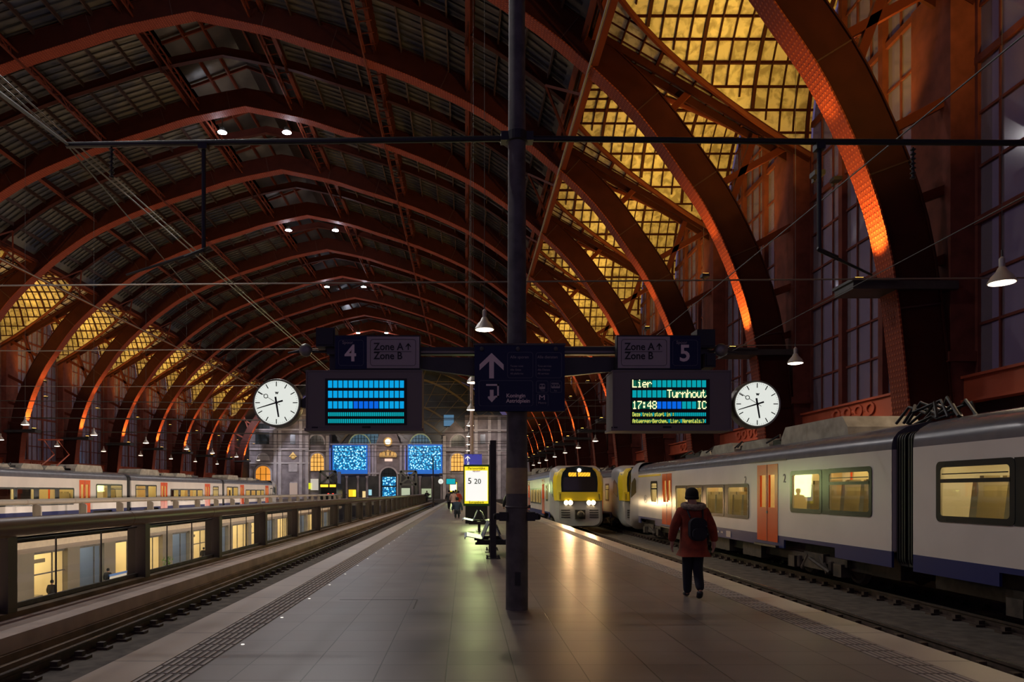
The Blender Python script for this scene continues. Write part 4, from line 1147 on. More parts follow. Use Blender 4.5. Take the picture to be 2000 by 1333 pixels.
def car(xc, y0, sgn, label, group, cab=False, L=22.3, vis=-1, lit=True, ad=None, lod=0, roofkit=True):
    """one carriage; vis: which side (-1 towards -X, +1 towards +X) faces the viewer"""
    y1 = y0 + sgn*L; ya, yb = min(y0, y1), max(y0, y1)
    e = empty('train_car', (xc, (ya+yb)/2, ZR), label, 'train car', group)
    wins, doors = ylayout(y0, sgn, L, cab)
    wins = [w for w in wins if w[0] > ya+.2 and w[1] < yb-.2]
    holes = [w[:4] for w in wins] + [(a, b, ZW0, .78+CZ) for a, b in doors]
    hw = 1.41; body = MB()
    bodyend = y1 if not cab else (y0 + sgn*(L-2.6)); b0, b1 = sorted((y0, bodyend))
    for s in (-1, 1):
        wall_with_holes(body, xc+s*hw, xc+s*(hw-.07), b0, b1, ZW0, ZW1, [h for h in holes if h[1] < b1 and h[0] > b0])
    body.box((xc-hw+.02, b0, ZW0), (xc+hw-.02, b0+.06, ZW1)); body.box((xc-hw+.02, b1-.06, ZW0), (xc+hw-.02, b1, ZW1))
    body.build('body_shell', M['white'], e, fix=False)
    # roof
    rp = [(-hw, .86), (-1.405, .98), (-1.37, 1.10), (-1.28, 1.22), (-1.1, 1.33), (-.6, 1.44), (0, 1.47), (.6, 1.44), (1.1, 1.33), (1.28, 1.22), (1.37, 1.10), (1.405, .98), (hw, .86)]
    mb = MB(); mb.plate((xc, b0, CZ), (1, 0, 0), (0, 0, 1), rp, -(b1-b0)); mb.build('roof', M['roofgrey'], e, smooth=True)
    # skirt with bogie cut-outs, underframe
    c1, c2 = y0+sgn*3.6, y0+sgn*(L-4.4 if cab else L-3.6)
    segs = sorted([b0, b1, c1-1.35, c1+1.35, c2-1.35, c2+1.35])
    for s in (-1, 1):
        mb = MB(); mb.box((xc+s*hw, b0, -1.32+CZ), (xc+s*(hw-.05), b1, ZW0))
        for a, b in ((segs[0], segs[1]), (segs[2], segs[3]), (segs[4], segs[5])):
            if b-a > .2: mb.box((xc+s*hw, a, ZB0), (xc+s*(hw-.05), b, -1.32+CZ))
        mb.build('skirt', M['blue'], e)
    mb = MB(); mb.box((xc-1.1, b0+.2, -1.85+CZ), (xc+1.1, b1-.2, -1.3+CZ))
    for t in range(4):
        yy = b0+(b1-b0)*(.32+.12*t); mb.box((xc-1.25, yy, -1.98+CZ), (xc+1.25, yy+1.4, -1.5+CZ))
    mb.build('underframe', M['underframe'], e)
    for c in (c1, c2):
        if lod > 1: continue
        g = MB(); g.box((xc-1.1, c-.25, -1.80+CZ), (xc+1.1, c+.25, -1.62+CZ))
        for s in (-1, 1):
            g.box((xc+s*1.0, c-1.5, -1.78+CZ), (xc+s*1.2, c+1.5, -1.60+CZ)); g.box((xc+s*1.02, c-.5, -1.95+CZ), (xc+s*1.26, c+.5, -1.55+CZ))
            for q in (-1.2, 1.2):
                g.box((xc+s*1.05, c+q-.18, -2.02+CZ), (xc+s*1.28, c+q+.18, -1.72+CZ)); g.tube([(xc+s*1.22, c+q*.55, -2.0+CZ), (xc+s*1.22, c+q*.25, -1.62+CZ)], .06, 8)
                g.lathe((xc+s*1.2, c+q*.68, -1.98+CZ), [(.09, 0), (.09, .28), (.05, .30)], 'z', 8)
            g.tube([(xc+s*1.3, c-.9, -1.95+CZ), (xc+s*1.3, c+.1, -1.70+CZ)], .045, 6)
        bo = g.build('bogie', M['bogie'], e)
        for q in (-1.2, 1.2):
            w = MB()
            for s in (-1, 1): w.lathe((xc+s*.74, c+q, -1.775+CZ), [(.42, -.06*s), (.45, -.05*s), (.42, .0), (.40, .06*s), (.34, .07*s), (.30, .03*s), (.14, .03*s), (.12, .12*s), (.02, .12*s)], 'x', 24)
            w.tube([(xc-.74, c+q, -1.80+CZ), (xc+.74, c+q, -1.80+CZ)], .08, 8); w.build('wheelset', M['rail'], bo)
    # doors
    for a, b in doors:
        if b > b1 or a < b0: continue
        for s in (-1, 1):
            x = xc+s*(hw-.03); m_ = (a+b)/2
            mb = MB()
            wl = [(a+.20, m_-.10, -.45+CZ, .48+CZ), (m_+.10, b-.20, -.45+CZ, .48+CZ)]
            wall_with_holes(mb, x+s*.040, x-s*.02, a, b, -1.42+CZ, .78+CZ, wl)
            d = mb.build('door', M['orange'], e, fix=False)
            if s == vis:
                r = MB(); r.box((x+s*.038, m_-.012, -1.42+CZ), (x+s*.046, m_+.012, .78+CZ)); r.box((x+s*.03, m_-.05, -.62+CZ), (x+s*.05, m_+.05, -.55+CZ)); r.box((x+s*.02, a-.05, -1.56+CZ), (x+s*.12, b+.05, -1.50+CZ)); r.build('door_seal', M['dark'], d)
                r = MB(); r.box((x+s*.0, a-.55, .86+CZ), (x+s*.045, b+.55, .89+CZ)); r.build('rain_strip', M['dark'], d)
                g = MB()
                for h in wl: g.add([(x+s*.02, h[0], h[2]), (x+s*.02, h[1], h[2]), (x+s*.02, h[1], h[3]), (x+s*.02, h[0], h[3])], [(0, 1, 2, 3)])
                g.build('door_pane', M['glass'], d)
    # windows: joined dark band around neighbouring panes
    for w in wins:
        for s in ((vis,) if lod else (-1, 1)):
            x = xc+s*(hw+.004); W_, H_ = w[1]-w[0], w[3]-w[2]; cy, cz = (w[0]+w[1])/2, (w[2]+w[3])/2
            mb = MB(); mb.ring((x, cy, cz), (0, 1, 0), (0, 0, 1), rrect(W_+.10, H_+.10, .10), rrect(W_-.12, H_-.12, .07), s*.012 if s > 0 else -.012)
            if w[4] == 'vent' and lod < 2: mb.box((x-s*.005, w[0]+.05, w[3]-.34), (x+s*.02, w[1]-.05, w[3]-.27)); mb.box((x-s*.0, w[0]+.1, w[3]-.19), (x+s*.008, w[1]-.1, w[3]-.17))
            fr = mb.build('window', M['frame'], e)
            g = MB(); g.plate((x-s*.02, cy, cz), (0, 1, 0), (0, 0, 1), rrect(W_-.02, H_-.02, .05), .004); g.build('pane', M['glass'], fr)
    ws = sorted(wins)
    for a, b in zip(ws, ws[1:]):
        if b[0]-a[1] < .6:
            for s in ((vis,) if lod else (-1, 1)): MB().box((xc+s*(hw-.02), a[1]+.03, a[2]-.045), (xc+s*(hw+.010), b[0]-.03, a[3]+.045)).build('window_divider', M['frame'], e)

    # interior
    mb = MB(); mb.box((xc-1.3, b0+.1, -1.25+CZ), (xc+1.3, b1-.1, -1.20+CZ)); mb.box((xc-1.3, b0+.1, .80+CZ), (xc+1.3, b1-.1, .84+CZ))
    for yy in (y0+sgn*4.9, y0+sgn*7.1, y0+sgn*15.3, y0+sgn*17.4):
        if b0 < yy < b1:
            mb.box((xc-1.3, yy-.03, -1.2+CZ), (xc-.45, yy+.03, .8+CZ)); mb.box((xc+.45, yy-.03, -1.2+CZ), (xc+1.3, yy+.03, .8+CZ))
    mb.build('interior_panel', M['cream'], e)
    if lit:
        mb = MB()
        for s in (-1, 1): mb.box((xc+s*.55, b0+.4, .775+CZ), (xc+s*.85, b1-.4, .795+CZ))
        mb.build('ceiling_light', M['trainlamp'], e)
    mb = MB(); seats = []
    for a, b, zf in ((.6, 4.6, -1.08), (7.5, 15.0, -1.36), (17.8, L-.5 if not cab else 19.2, -1.08)):
        q = a
        while q < b-.7:
            seats.append((q, zf)); q += .82
    proto = None
    for q, zf in seats:
        yy = y0+sgn*q
        if not (b0+.3 < yy < b1-.8): continue
        for s in (-1, 1):
            xs = xc+s*.80
            if lod and s != vis: continue
            if proto is None or (xs, zf) != proto[1]:
                t = MB(); c = (xs, yy, zf+CZ)
                t.plate((xs-.44, yy, zf+CZ), (0, 1, 0), (0, 0, 1), [(0, .38), (.45, .38), (.50, .48), (.14, .52), (.02, 1.25), (-.10, 1.27), (-.12, 1.1), (-.04, .5)], .88)
                t.box((xs-.35, yy+.1, zf-.1+CZ+.0), (xs+.35, yy+.3, zf+.40+CZ))
                t.box((xs-.34, yy-.11, zf+1.22+CZ), (xs-.06, yy-.01, zf+1.36+CZ)); t.box((xs+.06, yy-.11, zf+1.22+CZ), (xs+.34, yy-.01, zf+1.36+CZ))
                o = t.build('seat', M['seat'], e); protos[(xs, zf)] = (o, yy) if (xs, zf) not in protos else protos[(xs, zf)]
                proto = (o, (xs, zf))
    # gangway
    g = MB(); ge = y0 - sgn*.34
    g.box((xc-1.28, min(y0, ge), -1.5+CZ), (xc+1.28, max(y0, ge), 1.12+CZ))
    for t in range(4):
        yy = y0 - sgn*(.04+.08*t); g.ring((xc, yy, -.15+CZ), (1, 0, 0), (0, 0, 1), rrect(2.66, 2.7, .15), rrect(2.5, 2.5, .1), .04)
    g.build('gangway_bellows', M['black'], e)
    # roof equipment
    if roofkit:
        kit = MB(); kd = MB(); z = 1.45+CZ
        def ry(a): return y0+sgn*a
        for a, b, h, w_ in ((2.6, 6.3, .40, .9), (7.3, 9.6, .20, .8), (9.9, 12.2, .24, .9), (12.8, 14.2, .16, .7)):
            A, B = sorted((ry(a), ry(b)))
            kit.plate((xc-w_, 0, z-.12), (0, 1, 0), (0, 0, 1), [(A, 0), (B, 0), (B-.05, h*.6), (B-.3, h+.12), (A+.3, h+.12), (A+.05, h*.6)], 2*w_)
        kit.build('roof_unit', M['dust'], e)
        for a, b in ((6.3, 7.3), (9.6, 9.9), (12.2, 12.8), (14.2, 16)):
            A, B = sorted((ry(a), ry(b)))
            kd.box((xc-.7, A, z-.1), (xc+.6, B, z+.12))
            for t in range(4): kd.tube([(xc-.9+.4*t, A, z+.05), (xc-.7+.4*t, (A+B)/2, z+.25), (xc-.9+.4*t, B, z+.04)], .03, 5)
            kd.build('roof_cable', M['black'], e); kd = MB()
    return e
protos = {}
M['dust'] = mat('dusty_roof_unit', (.30, .27, .21), .7, noise=.25, nscale=3)

def cab_nose(e, xc, yf, sgn, destination=None, on=False, L=2.6):
    """rounded cab; the nose face sits at yf, sgn = direction from the nose into the train"""
    def ring(hw, zt, zb, r, y, lean=0):
        pts = []
        for a, b in rrect(2*hw, zt-zb, r, 6): pts.append(Vector((xc+a, y + sgn*lean*((b+(zt-zb)/2)/(zt-zb)), (zt+zb)/2 + b + CZ)))
        return pts
    rings = [ring(1.16, 1.00, -1.92, .42, yf+sgn*.0, .30), ring(1.29, 1.28, -1.98, .44, yf+sgn*.12, .36), ring(1.37, 1.44, -2.0, .46, yf+sgn*.40, .45), ring(1.405, 1.52, -1.7, .44, yf+sgn*1.1, .3), ring(1.41, 1.47, -1.55, .40, yf+sgn*L)]
    mb = MB(); vs = [p for r in rings for p in r]; n = len(rings[0]); fs = []
    for i in range(len(rings)-1):
        for j in range(n): fs.append((i*n+j, i*n+(j+1) % n, (i+1)*n+(j+1) % n, (i+1)*n+j))
    fs.append(tuple(range(n))[::-1])
    mb.add(vs, fs)
    mb.build('cab_shell', M['cabgrey'], e, smooth=True)
    def face(z): return yf - sgn*.014 + sgn*.30*max(0, (z+1.92)/2.92)     # y of the flat front face at relative height z
    def fp(x, z, d=0): return (xc+x, face(z)-sgn*d, z+CZ)
    def fpoly(pts, t, name, m, d=0.0):
        a = [Vector(fp(x, z, d)) for x, z in pts]; b = [p + Vector((0, -sgn*t, 0)) for p in a]; k = len(a); b2 = MB()
        b2.add(a+b, [tuple(range(k)), tuple(range(k, 2*k))[::-1]] + [(i, (i+1) % k, (i+1) % k+k, i+k) for i in range(k)]); return b2.build(name, m, e)
    fpoly([(-1.0, .00), (1.0, .00), (1.04, .5), (.99, 1.12), (.74, 1.38), (0, 1.47), (-.74, 1.38), (-.99, 1.12), (-1.04, .5)], .05, 'windscreen_surround', M['frame'])
    fpoly([(-.90, .06), (.90, .06), (.93, .5), (.86, .82), (-.86, .82), (-.93, .5)], .07, 'windscreen', M['screen'])
    fpoly([(-1.18, -.52), (1.18, -.52), (1.20, -.02), (-1.20, -.02)], .06, 'yellow_nose_panel', M['yellow'])
    # yellow side panels wrapping the corners
    for s in (-1, 1):
        ins = [(1.02, -.02), (1.05, .5), (1.0, 1.02), (.86, 1.28)]; out = [(1.30, -.50), (1.40, .1), (1.36, .8), (1.05, 1.42)]
        mb = MB(); A = []; B = []; C_ = []
        zz = [-.50, -.02, .4, .8, 1.1, 1.32]
        xi = [1.12, 1.02, 1.04, 1.02, .94, .74]; xo = [1.34, 1.38, 1.40, 1.38, 1.28, .98]
        for z, a, b in zip(zz, xi, xo):
            A.append((xc+s*a, face(z)-sgn*.07, z+CZ)); B.append((xc+s*(a+b+.1)/2, face(z)+sgn*.02, z+CZ)); C_.append((xc+s*(b+.035), face(z)+sgn*.42, z+CZ))
        mb.grid([A, B, C_], .03, (s*.3, sgn*.2, 0)); mb.build('yellow_corner_panel', M['yellow'], e, smooth=True)
    # lamps
    for s in (-1, 1):
        mb = MB(); mb.plate(fp(s*.64, -.62, .03), (1, 0, 0), (0, 0, 1), rrect(.56, .24, .10), .06 if sgn < 0 else .06); mb.build('headlamp_recess', M['frame'], e)
        mb = MB()
        for q in (-.12, .12): mb.lathe(fp(s*.64+q, -.62, .05), [(.125, 0), (.125, -sgn*.05), (.02, -sgn*.06)], 'y', 16)
        mb.build('headlamp', M['headon'] if on else M['frame'], e)
    mb = MB(); mb.lathe(fp(0, 1.22, .05), [(.10, 0), (.10, -sgn*.05), (.02, -sgn*.06)], 'y', 16); mb.build('headlamp', M['topon'] if on else M['frame'], e)
    if destination:
        b2 = MB(); b2.add([fp(-.72, .86, .075), fp(.72, .86, .075), fp(.68, 1.10, .075), fp(-.68, 1.10, .075)], [(0, 1, 2, 3)]); b2.build('destination_screen', M['ink'], e)
        b2 = MB()
        for q in range(44):
            if q in (16, 17, 18): continue
            for h_ in range(7):
                if (q*7+h_*5) % 6: b2.cbox(fp(-.60+q*.028, .88+h_*.032, .085), (.022, .01, .026))
        b2.build('lettering', M['destdot'], e)
    # grille slats, coupler, skirt
    mb = MB()
    for s in (-1, 1):
        for j in range(4): mb.box(fp(s*.55, -1.02-.13*j, .03), tuple(Vector(fp(s*1.05, -1.08-.13*j, .05))))
        mb.tube([fp(s*1.10, -.12, .10), fp(s*1.12, -.45, .12)], .018, 6)
    mb.build('grille', M['dark'], e)
    mb = MB(); mb.box(fp(-.28, -1.55, .0), tuple(Vector(fp(.28, -1.02, .28)))); mb.lathe(fp(0, -1.28, .25), [(.20, 0), (.22, -sgn*.12), (.14, -sgn*.30), (.05, -sgn*.34)], 'y', 12)
    mb.build('coupler', M['underframe'], e)
    # side window of the cab
    for s in (-1, 1):
        yA, yB, yC = yf+sgn*.95, yf+sgn*1.75, yf+sgn*2.1
        mb = MB(); mb.plate((xc+s*1.412, 0, CZ), (0, 1, 0), (0, 0, 1), [(yA, -.32), (yC, -.05), (yC, .55), (yB, .72), (yA+sgn*.1, .45)], .012); mb.build('cab_side_window', M['frame'], e)
M['cabgrey'] = mat('cab_grey', (.36, .35, .35), .35, coat=.3); M['screen'] = mat('windscreen_glass', (.03, .022, .024), .08, coat=.6)
M['headon'] = emat('headlamp_lit', (1.0, .72, .38), 40.0); M['topon'] = emat('top_lamp_lit', (1, .95, .85), 12.0); M['destdot'] = emat('destination_led', (1.0, .50, .03), 1.8)

XA = 10.11
carA = car(XA, 14.63, 1, 'white train car with orange doors behind the red-coated walker, ending in a cab', 'white train beyond the platform', cab=True, L=24.0, vis=-1)
cab_nose(carA, XA, 14.63+24.0, -1)
carB = car(XA, 13.93, -1, 'white train car cut by the picture edge, nearest of the white train', 'white train beyond the platform', cab=False, L=22.3, vis=-1)
# details on car A
x = XA-1.418
text('2', .34, (x, 22.35, .25+CZ), M['txtgrey'] if 'txtgrey' in M else M.setdefault('txtgrey', mat('grey_numeral', (.22, .21, .20), .5)), carA, 'class_numeral', u=(0, -1, 0))
text('2', .34, (x, 19.62, .25+CZ), M['txtgrey'], carA, 'class_numeral', u=(0, -1, 0))
mb = MB(); cir = lambda q, n=20, ax=1.4: [(q*ax*math.cos(t*2*PI/n), q*math.sin(t*2*PI/n)) for t in range(n)]
mb.ring((x, 34.6, -.35+CZ), (0, -1, 0), (0, 0, 1), cir(.20), cir(.17), .004); mb.build('operator_emblem', M['txtgrey'], carA)
text('B', .24, (x, 34.72, -.43+CZ), M['txtgrey'], carA, 'operator_emblem', u=(0, -1, 0))
mb = MB(); mb.box((x, 31.9, .72+CZ), (x+.01, 36.0, .80+CZ)); mb.build('yellow_class_stripe', M['yellow'], carA)
mb = MB()
for q in range(9): mb.box((x, 26.0+q*.14, -1.40+CZ), (x+.01, 26.09+q*.14, -1.27+CZ))
for q in (24.2, 24.6): mb.box((x, q, -1.40+CZ), (x+.01, q+.2, -1.34+CZ))
mb.box((x, 23.5, -1.5+CZ), (x+.01, 23.9, -1.3+CZ)); mb.build('lettering', M['signwhite'], carA)
mb = MB(); mb.box((x, 25.2, -1.46+CZ), (x+.01, 25.5, -1.20+CZ)); mb.build('label_plate', M['signwhite'], carA)
# cables looped between the two car roofs
rnd = random.Random(5); 
for q in range(7):
    mb = MB(); x0 = 9.0+.12*q; a = rnd.uniform(.05, .35)
    mb.tube([(x0, 15.2-rnd.random()*.3, 1.42+CZ), (x0+.1, 14.7, 1.5+a+CZ), (x0+rnd.uniform(-.2, .3), 14.3, 1.42+a*.6+CZ), (x0+.1, 13.9, 1.5+a+CZ), (x0, 13.4+rnd.random()*.3, 1.42+CZ)], .03, 6); mb.build('roof_cable', M['black'], carA, smooth=True)
# reflection-lit poster cast on the white train is left to real light; second unit on the same track
carC = car(XA, 40.1+22.3, -1, 'yellow-nosed train car coupled behind the white car, farther down the same track', 'white train beyond the platform', cab=True, L=22.3, vis=-1, lod=1)
cab_nose(carC, XA, 40.1, 1)
mb = MB()
for i0, sq in enumerate(((0, 0, .3, .1, .2, .35, .05, .3), (.35, .3, .4, .0, .6, .05, .6, .3), (.75, .3, .95, .32, .85, .0, .7, .05))):
    mb.tube([(XA-1.22+sq[j+1]*.75, 41.9-sq[j]*1.0, 1.27+CZ+sq[j+1]*.42) for j in (0, 2, 4, 6)], .035, 5)
mb.build('graffiti', M.setdefault('graffiti', mat('green_graffiti', (.35, .75, .15), .5)), carC)
XT5 = 6.45
cD = car(XT5, 40.4+22.3, -1, 'leading car of the arriving train with yellow nose and lit headlamps', 'arriving train', cab=True, L=22.3, vis=-1, lod=1)
cab_nose(cD, XT5, 40.4, 1, 'BRUXELLES', True)
cE = car(XT5, 63.4, 1, 'second car of the arriving train, mostly hidden behind the foreground pillar', 'arriving train', vis=-1, lod=2)
for s in (-1, 1):
    l = light('SPOT', 'headlamp_light', (XT5+s*.64, 40.25, -.62+CZ), 700, (1.0, .58, .26), (XT5+s*.64-2.2, 20, -.2), spot_size=.75, spot_blend=.8, shadow_soft_size=.14)
# distant train beyond the void (track 3)
XT3 = -27.15
t1 = car(XT3, 54.5, -1, 'distant white train car nearest the viewer behind the far balustrade', 'distant train beyond the void', L=22.3, vis=1, lod=1)
t2 = car(XT3, 55.2, 1, 'middle white car of the distant train behind the far balustrade', 'distant train beyond the void', L=20.7, vis=1, lod=1)
t3 = car(XT3, 76.6, 1, 'farthest white car of the distant train, ending in a cab by the facade', 'distant train beyond the void', cab=True, L=21.5, vis=1, lod=2)
cab_nose(t3, XT3, 76.6+21.5, -1)
e = empty('pantograph', (XT3, 45, 1.55+CZ), 'raised red pantograph on the roof of the nearest distant train car', 'pantograph')
mb = MB()
for s in (-1, 1): mb.tube([(XT3+s*.5, 46.4, 1.5+CZ), (XT3+s*.5, 48.2, 2.5+CZ), (XT3+s*.45, 46.9, 3.4+CZ)], .05, 6)
mb.tube([(XT3-.8, 46.9, 3.4+CZ), (XT3+.8, 46.9, 3.4+CZ)], .05, 6); mb.box((XT3-.6, 45.8, 1.45+CZ), (XT3+.6, 48.6, 1.55+CZ)); mb.build('frame', M['girder'], e)
# a short orange-lit train end near the facade with red tail lamps
e = empty('train_car', (X_(643, 140), 140, -.33), 'far dark train end with red tail lamps and amber destination strips at the buffers', 'train car')
def q3(px, py, Y=140): return (X_(px, Y), Y, Z_(py, Y))
mb = MB(); mb.box((X_(627, 140), 140, -.33), (X_(657, 140), 146.8, Z_(945, 140))); mb.build('body_shell', M['frame'], e)
mb = MB(); mb.box((X_(626, 140), 139.9, Z_(952, 140)), (X_(641, 140), 140, Z_(947, 140))); mb.box((X_(644, 140), 139.9, Z_(952, 140)), (X_(656, 140), 140, Z_(947, 140))); mb.build('destination_strip', M['destdot'], e)
mb = MB()
for px in (641.5, 650.5): mb.lathe((X_(px, 140), 139.95, Z_(966, 140)), [(.17, 0), (.17, -.05), (.02, -.06)], 'y', 12)
mb.build('tail_lamp', M.setdefault('tail', emat('tail_lamp', (1, .04, .02), 5)), e)
# ================================================================== BALUSTRADES AND THE VOID
M['palerail'] = mat('pale_rail', (.30, .26, .20), .45); M['postbrown'] = mat('brown_post', (.075, .055, .035), .5)
def balustrade(xr, s, label, glassy=True):
    """s = +1 when the track lies on its +X side"""
    e = empty('balustrade', (xr, 60, 0), label, 'balustrade')
    mb = MB(); zc = -.585+CZ
    q = 2.0; ys = [11.65+4.95*i for i in range(-2, 29)]
    mb.tube([(xr, -10.0, zc), (xr, YEND-8, zc)], .165, 20); mb.build('handrail', M['handrail'] if glassy else M['palerail'], e, smooth=True)
    mb = MB()
    for y in ys[1:]: mb.tube([(xr, y-.9, zc), (xr, y-.88, zc)], .170, 20)
    mb.build('rail_joint', M['handrail'], e)
    for i, y in enumerate(ys):
        if y < 2 or y > YEND-9: continue
        mb = MB(); h0 = -.37
        mb.plate((0, y+.04, 0), (1, 0, 0), (0, 0, 1), [(xr-s*.40, h0), (xr+s*.04, h0), (xr+s*.04, zc-.12), (xr-s*.10, zc-.12), (xr-s*.34, zc-.22), (xr-s*.40, zc-.30)], .10)
        mb.box((xr+s*.02, y-.13, h0), (xr+s*.05, y+.11, zc-.13)); mb.build('post', M['postbrown'] if glassy else M['palerail'], e)
    if glassy:
        for i, (a, b) in enumerate(zip(ys, ys[1:])):
            if a < 2 or b > YEND-9: continue
            mb = MB(); mb.box((xr-s*.205, a+.12, -.30), (xr-s*.19, b-.12, zc-.24)); mb.build('glass_panel', M['railglass'], e)
        mb = MB(); mb.box((xr-s*.23, 2, -.36), (xr-s*.17, YEND-8, -.28)); mb.box((xr-s*.22, 2, zc-.25), (xr-s*.18, YEND-8, zc-.22))
        for a, b in zip(ys, ys[1:]):
            for f in (1, 2): mb.box((xr-s*.21, a+(b-a)*f/3-.012, -.30), (xr-s*.185, a+(b-a)*f/3+.012, zc-.24))
        mb.build('glass_channel', M['pole'], e)
    else:
        mb = MB(); mb.box((xr-s*.22, 2, -.30), (xr-s*.18, YEND-8, -.0)); mb.build('kick_panel', M['dark'], e)
balustrade(-7.40, 1, 'near balustrade with thick brown tube handrail and glass panels along the void')
balustrade(-24.85, -1, 'far balustrade with pale handrail in front of the distant train', False)

# void: opposite fascia, shop fronts one level down
v = empty('wall_void', (-25.1, 60, -3)); tag(v, kind='structure')
XF = -25.0
mb = MB(); mb.box((XF-.5, 2, -3.26+CZ), (XF, YEND-6, -2.0+CZ)); mb.build('fascia', M['beige'], v)
mb = MB(); mb.box((XF-.9, 2, -3.55+CZ), (XF-.1, YEND-6, -3.26+CZ)); mb.build('soffit_strip', M['handrail'], v)
mb = MB(); mb.box((-34, 2, -7.4+CZ), (-7.4, YEND-6, -7.2+CZ)); mb.build('lower_floor', M['beige'], v)
mb = MB(); mb.box((-7.9, 2, -7.2+CZ), (-7.6, YEND-6, -1.2)); mb.box((-33.5, 2, -7.2+CZ), (-33.2, YEND-6, -3.3+CZ)); mb.box((-33.5, 2, -3.5+CZ), (XF-.9, YEND-6, -3.3+CZ)); mb.box((-34, 1.6, -7.4+CZ), (-7.4, 2, -1.2)); mb.build('lower_wall', M['concrete'], v)
XS = -26.6
M['shopA'] = emat('shop_ceiling_warm', (1.0, .80, .45), 3.2); M['shopB'] = emat('shop_ceiling_white', (.95, .95, .85), 2.6); M['tv'] = emat('blue_screen', (.30, .50, 1.0), 2.2)
M['shopwall'] = mat('shop_wall_cream', (.70, .60, .40), .8); M['shopblue'] = mat('blue_grey_panel', (.16, .19, .26), .4); M['shopcol'] = mat('shop_column', (.20, .175, .135), .7)
M['plant'] = mat('plant_leaf', (.08, .22, .04), .7)
# shop bays: (y0, y1, kind)
bays = []; y = 27.0; kinds = ['grey', 'warm', 'blue', 'warm2']
pat = [('warm', 4.6), ('col', 1.9), ('blue', 4.2), ('col', 1.6), ('warm2', 5.8), ('col', 1.3)]
plan = [('col', 40, 43.8), ('warm', 43.8, 47.5), ('col', 47.5, 49), ('blue', 49, 52.3), ('col', 52.3, 54), ('warm2', 54, 62.4), ('col', 62.4, 64.5), ('blue', 64.5, 68.5), ('col', 68.5, 69.5), ('warm', 69.5, 73.5)]
i = 0; y = 73.5
while y < YEND-12:
    kd, L = pat[(i+1) % 6]; plan.append((kd, y, y+L)); y += L; i += 1
n_shop = 0
plan = [('warm', 30, 34), ('col', 34, 36), ('blue', 36, 40)] + plan
for kd, y, y_e in plan:
    L = y_e-y
    if kd == 'col':
        mb = MB(); mb.box((XS-.3, y, -7.2+CZ), (XS+.25, y+L, -3.5+CZ)); mb.build('column', M['shopcol'], v)
    else:
        n_shop += 1
        e = empty('shop_front', (XS, y+L/2, -7.2+CZ), f'{"warm cream" if kd != "blue" else "blue-grey panelled"} lit shop front one level down across the void, {ORD[min(n_shop-1, 13)] if n_shop < 14 else "last"} from the viewer' if n_shop < 14 else f'one of the farthest lit shop fronts one level down, bay number {n_shop} before the facade', 'shop front', 'shop fronts across the void')
        mb = MB(); mb.box((XS-5.6, y, -7.2+CZ), (XS-5.4, y+L, -3.5+CZ)); mb.box((XS-5.6, y-.05, -7.2+CZ), (XS-.1, y+.05, -3.5+CZ)); mb.box((XS-5.6, y+L-.05, -7.2+CZ), (XS-.1, y+L+.05, -3.5+CZ)); mb.build('shop_wall', M['shopblue' if kd == 'blue' else 'shopwall'], e)
        mb = MB(); mb.box((XS-5, y+.4, -3.72+CZ), (XS-.5, y+L-.4, -3.66+CZ)); mb.build('ceiling_light', M['shopB' if kd == 'blue' else 'shopA'], e)
        mb = MB(); mb.box((XS-.02, y, -3.9+CZ), (XS+.06, y+L, -3.5+CZ))
        for t in range(int(L/2.3)+1): mb.box((XS-.03, y+t*2.3-.03, -7.2+CZ), (XS+.05, y+t*2.3+.03, -3.5+CZ))
        mb.box((XS-.03, y, -5.2+CZ), (XS+.04, y+L, -5.12+CZ)) if kd == 'warm' else None
        mb.build('shop_mullion', M['pole'], e)
        mb = MB(); rnd = random.Random(n_shop)
        for t in range(4):
            yy = y+.4+rnd.random()*(L-1.4); h = .8+rnd.random()*1.2; xx = XS-1.2-rnd.random()*3
            mb.box((xx-.3, yy, -7.2+CZ), (xx+.3, yy+.5+rnd.random()*.7, -7.6+h+CZ))
        mb.build('shop_counter', M['shopcol'], e)
        if kd != 'blue':
            mb = MB(); mb.box((XS-.6, y+.5, -4.5+CZ), (XS-.5, y+1.3, -4.1+CZ)) if kd == 'warm2' else mb.box((XS-1.0, y+.6, -4.6+CZ), (XS-.9, y+L-.6, -4.35+CZ)); mb.build('hanging_screen', M['tv'] if kd == 'warm2' else M['shopcol'], e)
        light('AREA', 'shop_light', (XS-2.5, y+L/2, -3.9+CZ), 45 if kd != 'blue' else 18, (1.0, .82, .52), (XS-2.5, y+L/2, -8), shape='SQUARE', size=2.0)

# ================================================================== FACADE at the end of the hall
YF = 158.0
S = YF/F
def fx(px): return (px-VX)*S
def fz(py): return CZ+(VY-py)*S
# unseen tubes added under the near slab to brighten the far fascia
for i in range(7):
    yy = 8+20*i; e = empty('fill_strip_light', (-8.1, yy, -1.75), f'added strip light under the slab edge of the void, {ORD[i]} along it', 'strip light', 'added strip lights under the slab')
    MB().box((-8.15, yy-2, -1.8), (-8.0, yy+2, -1.7)).build('tube', M['lamp'], e)
    l = light('AREA', 'void_fill_light', (-8.25, yy, -1.8), 1500, (1, .82, .70), (-25, yy, -6.5), shape='RECTANGLE', size=.3); l.data.size_y = 4
w = empty('wall_back', (fx(757), YF, 0)); tag(w, kind='structure')
def arcpts(x0, x1, zb, zt, n=12):
    r = (x1-x0)/2; cx = (x0+x1)/2; zs = zt-r
    return [(x0, zb), (x1, zb)] + [(cx+r*math.cos(PI*i/n), zs+r*math.sin(PI*i/n)) for i in range(n+1)]
def fplate(mb, pts, t, d=0): mb.plate((0, YF-d, 0), (1, 0, 0), (0, 0, 1), pts, t)
mb = MB()
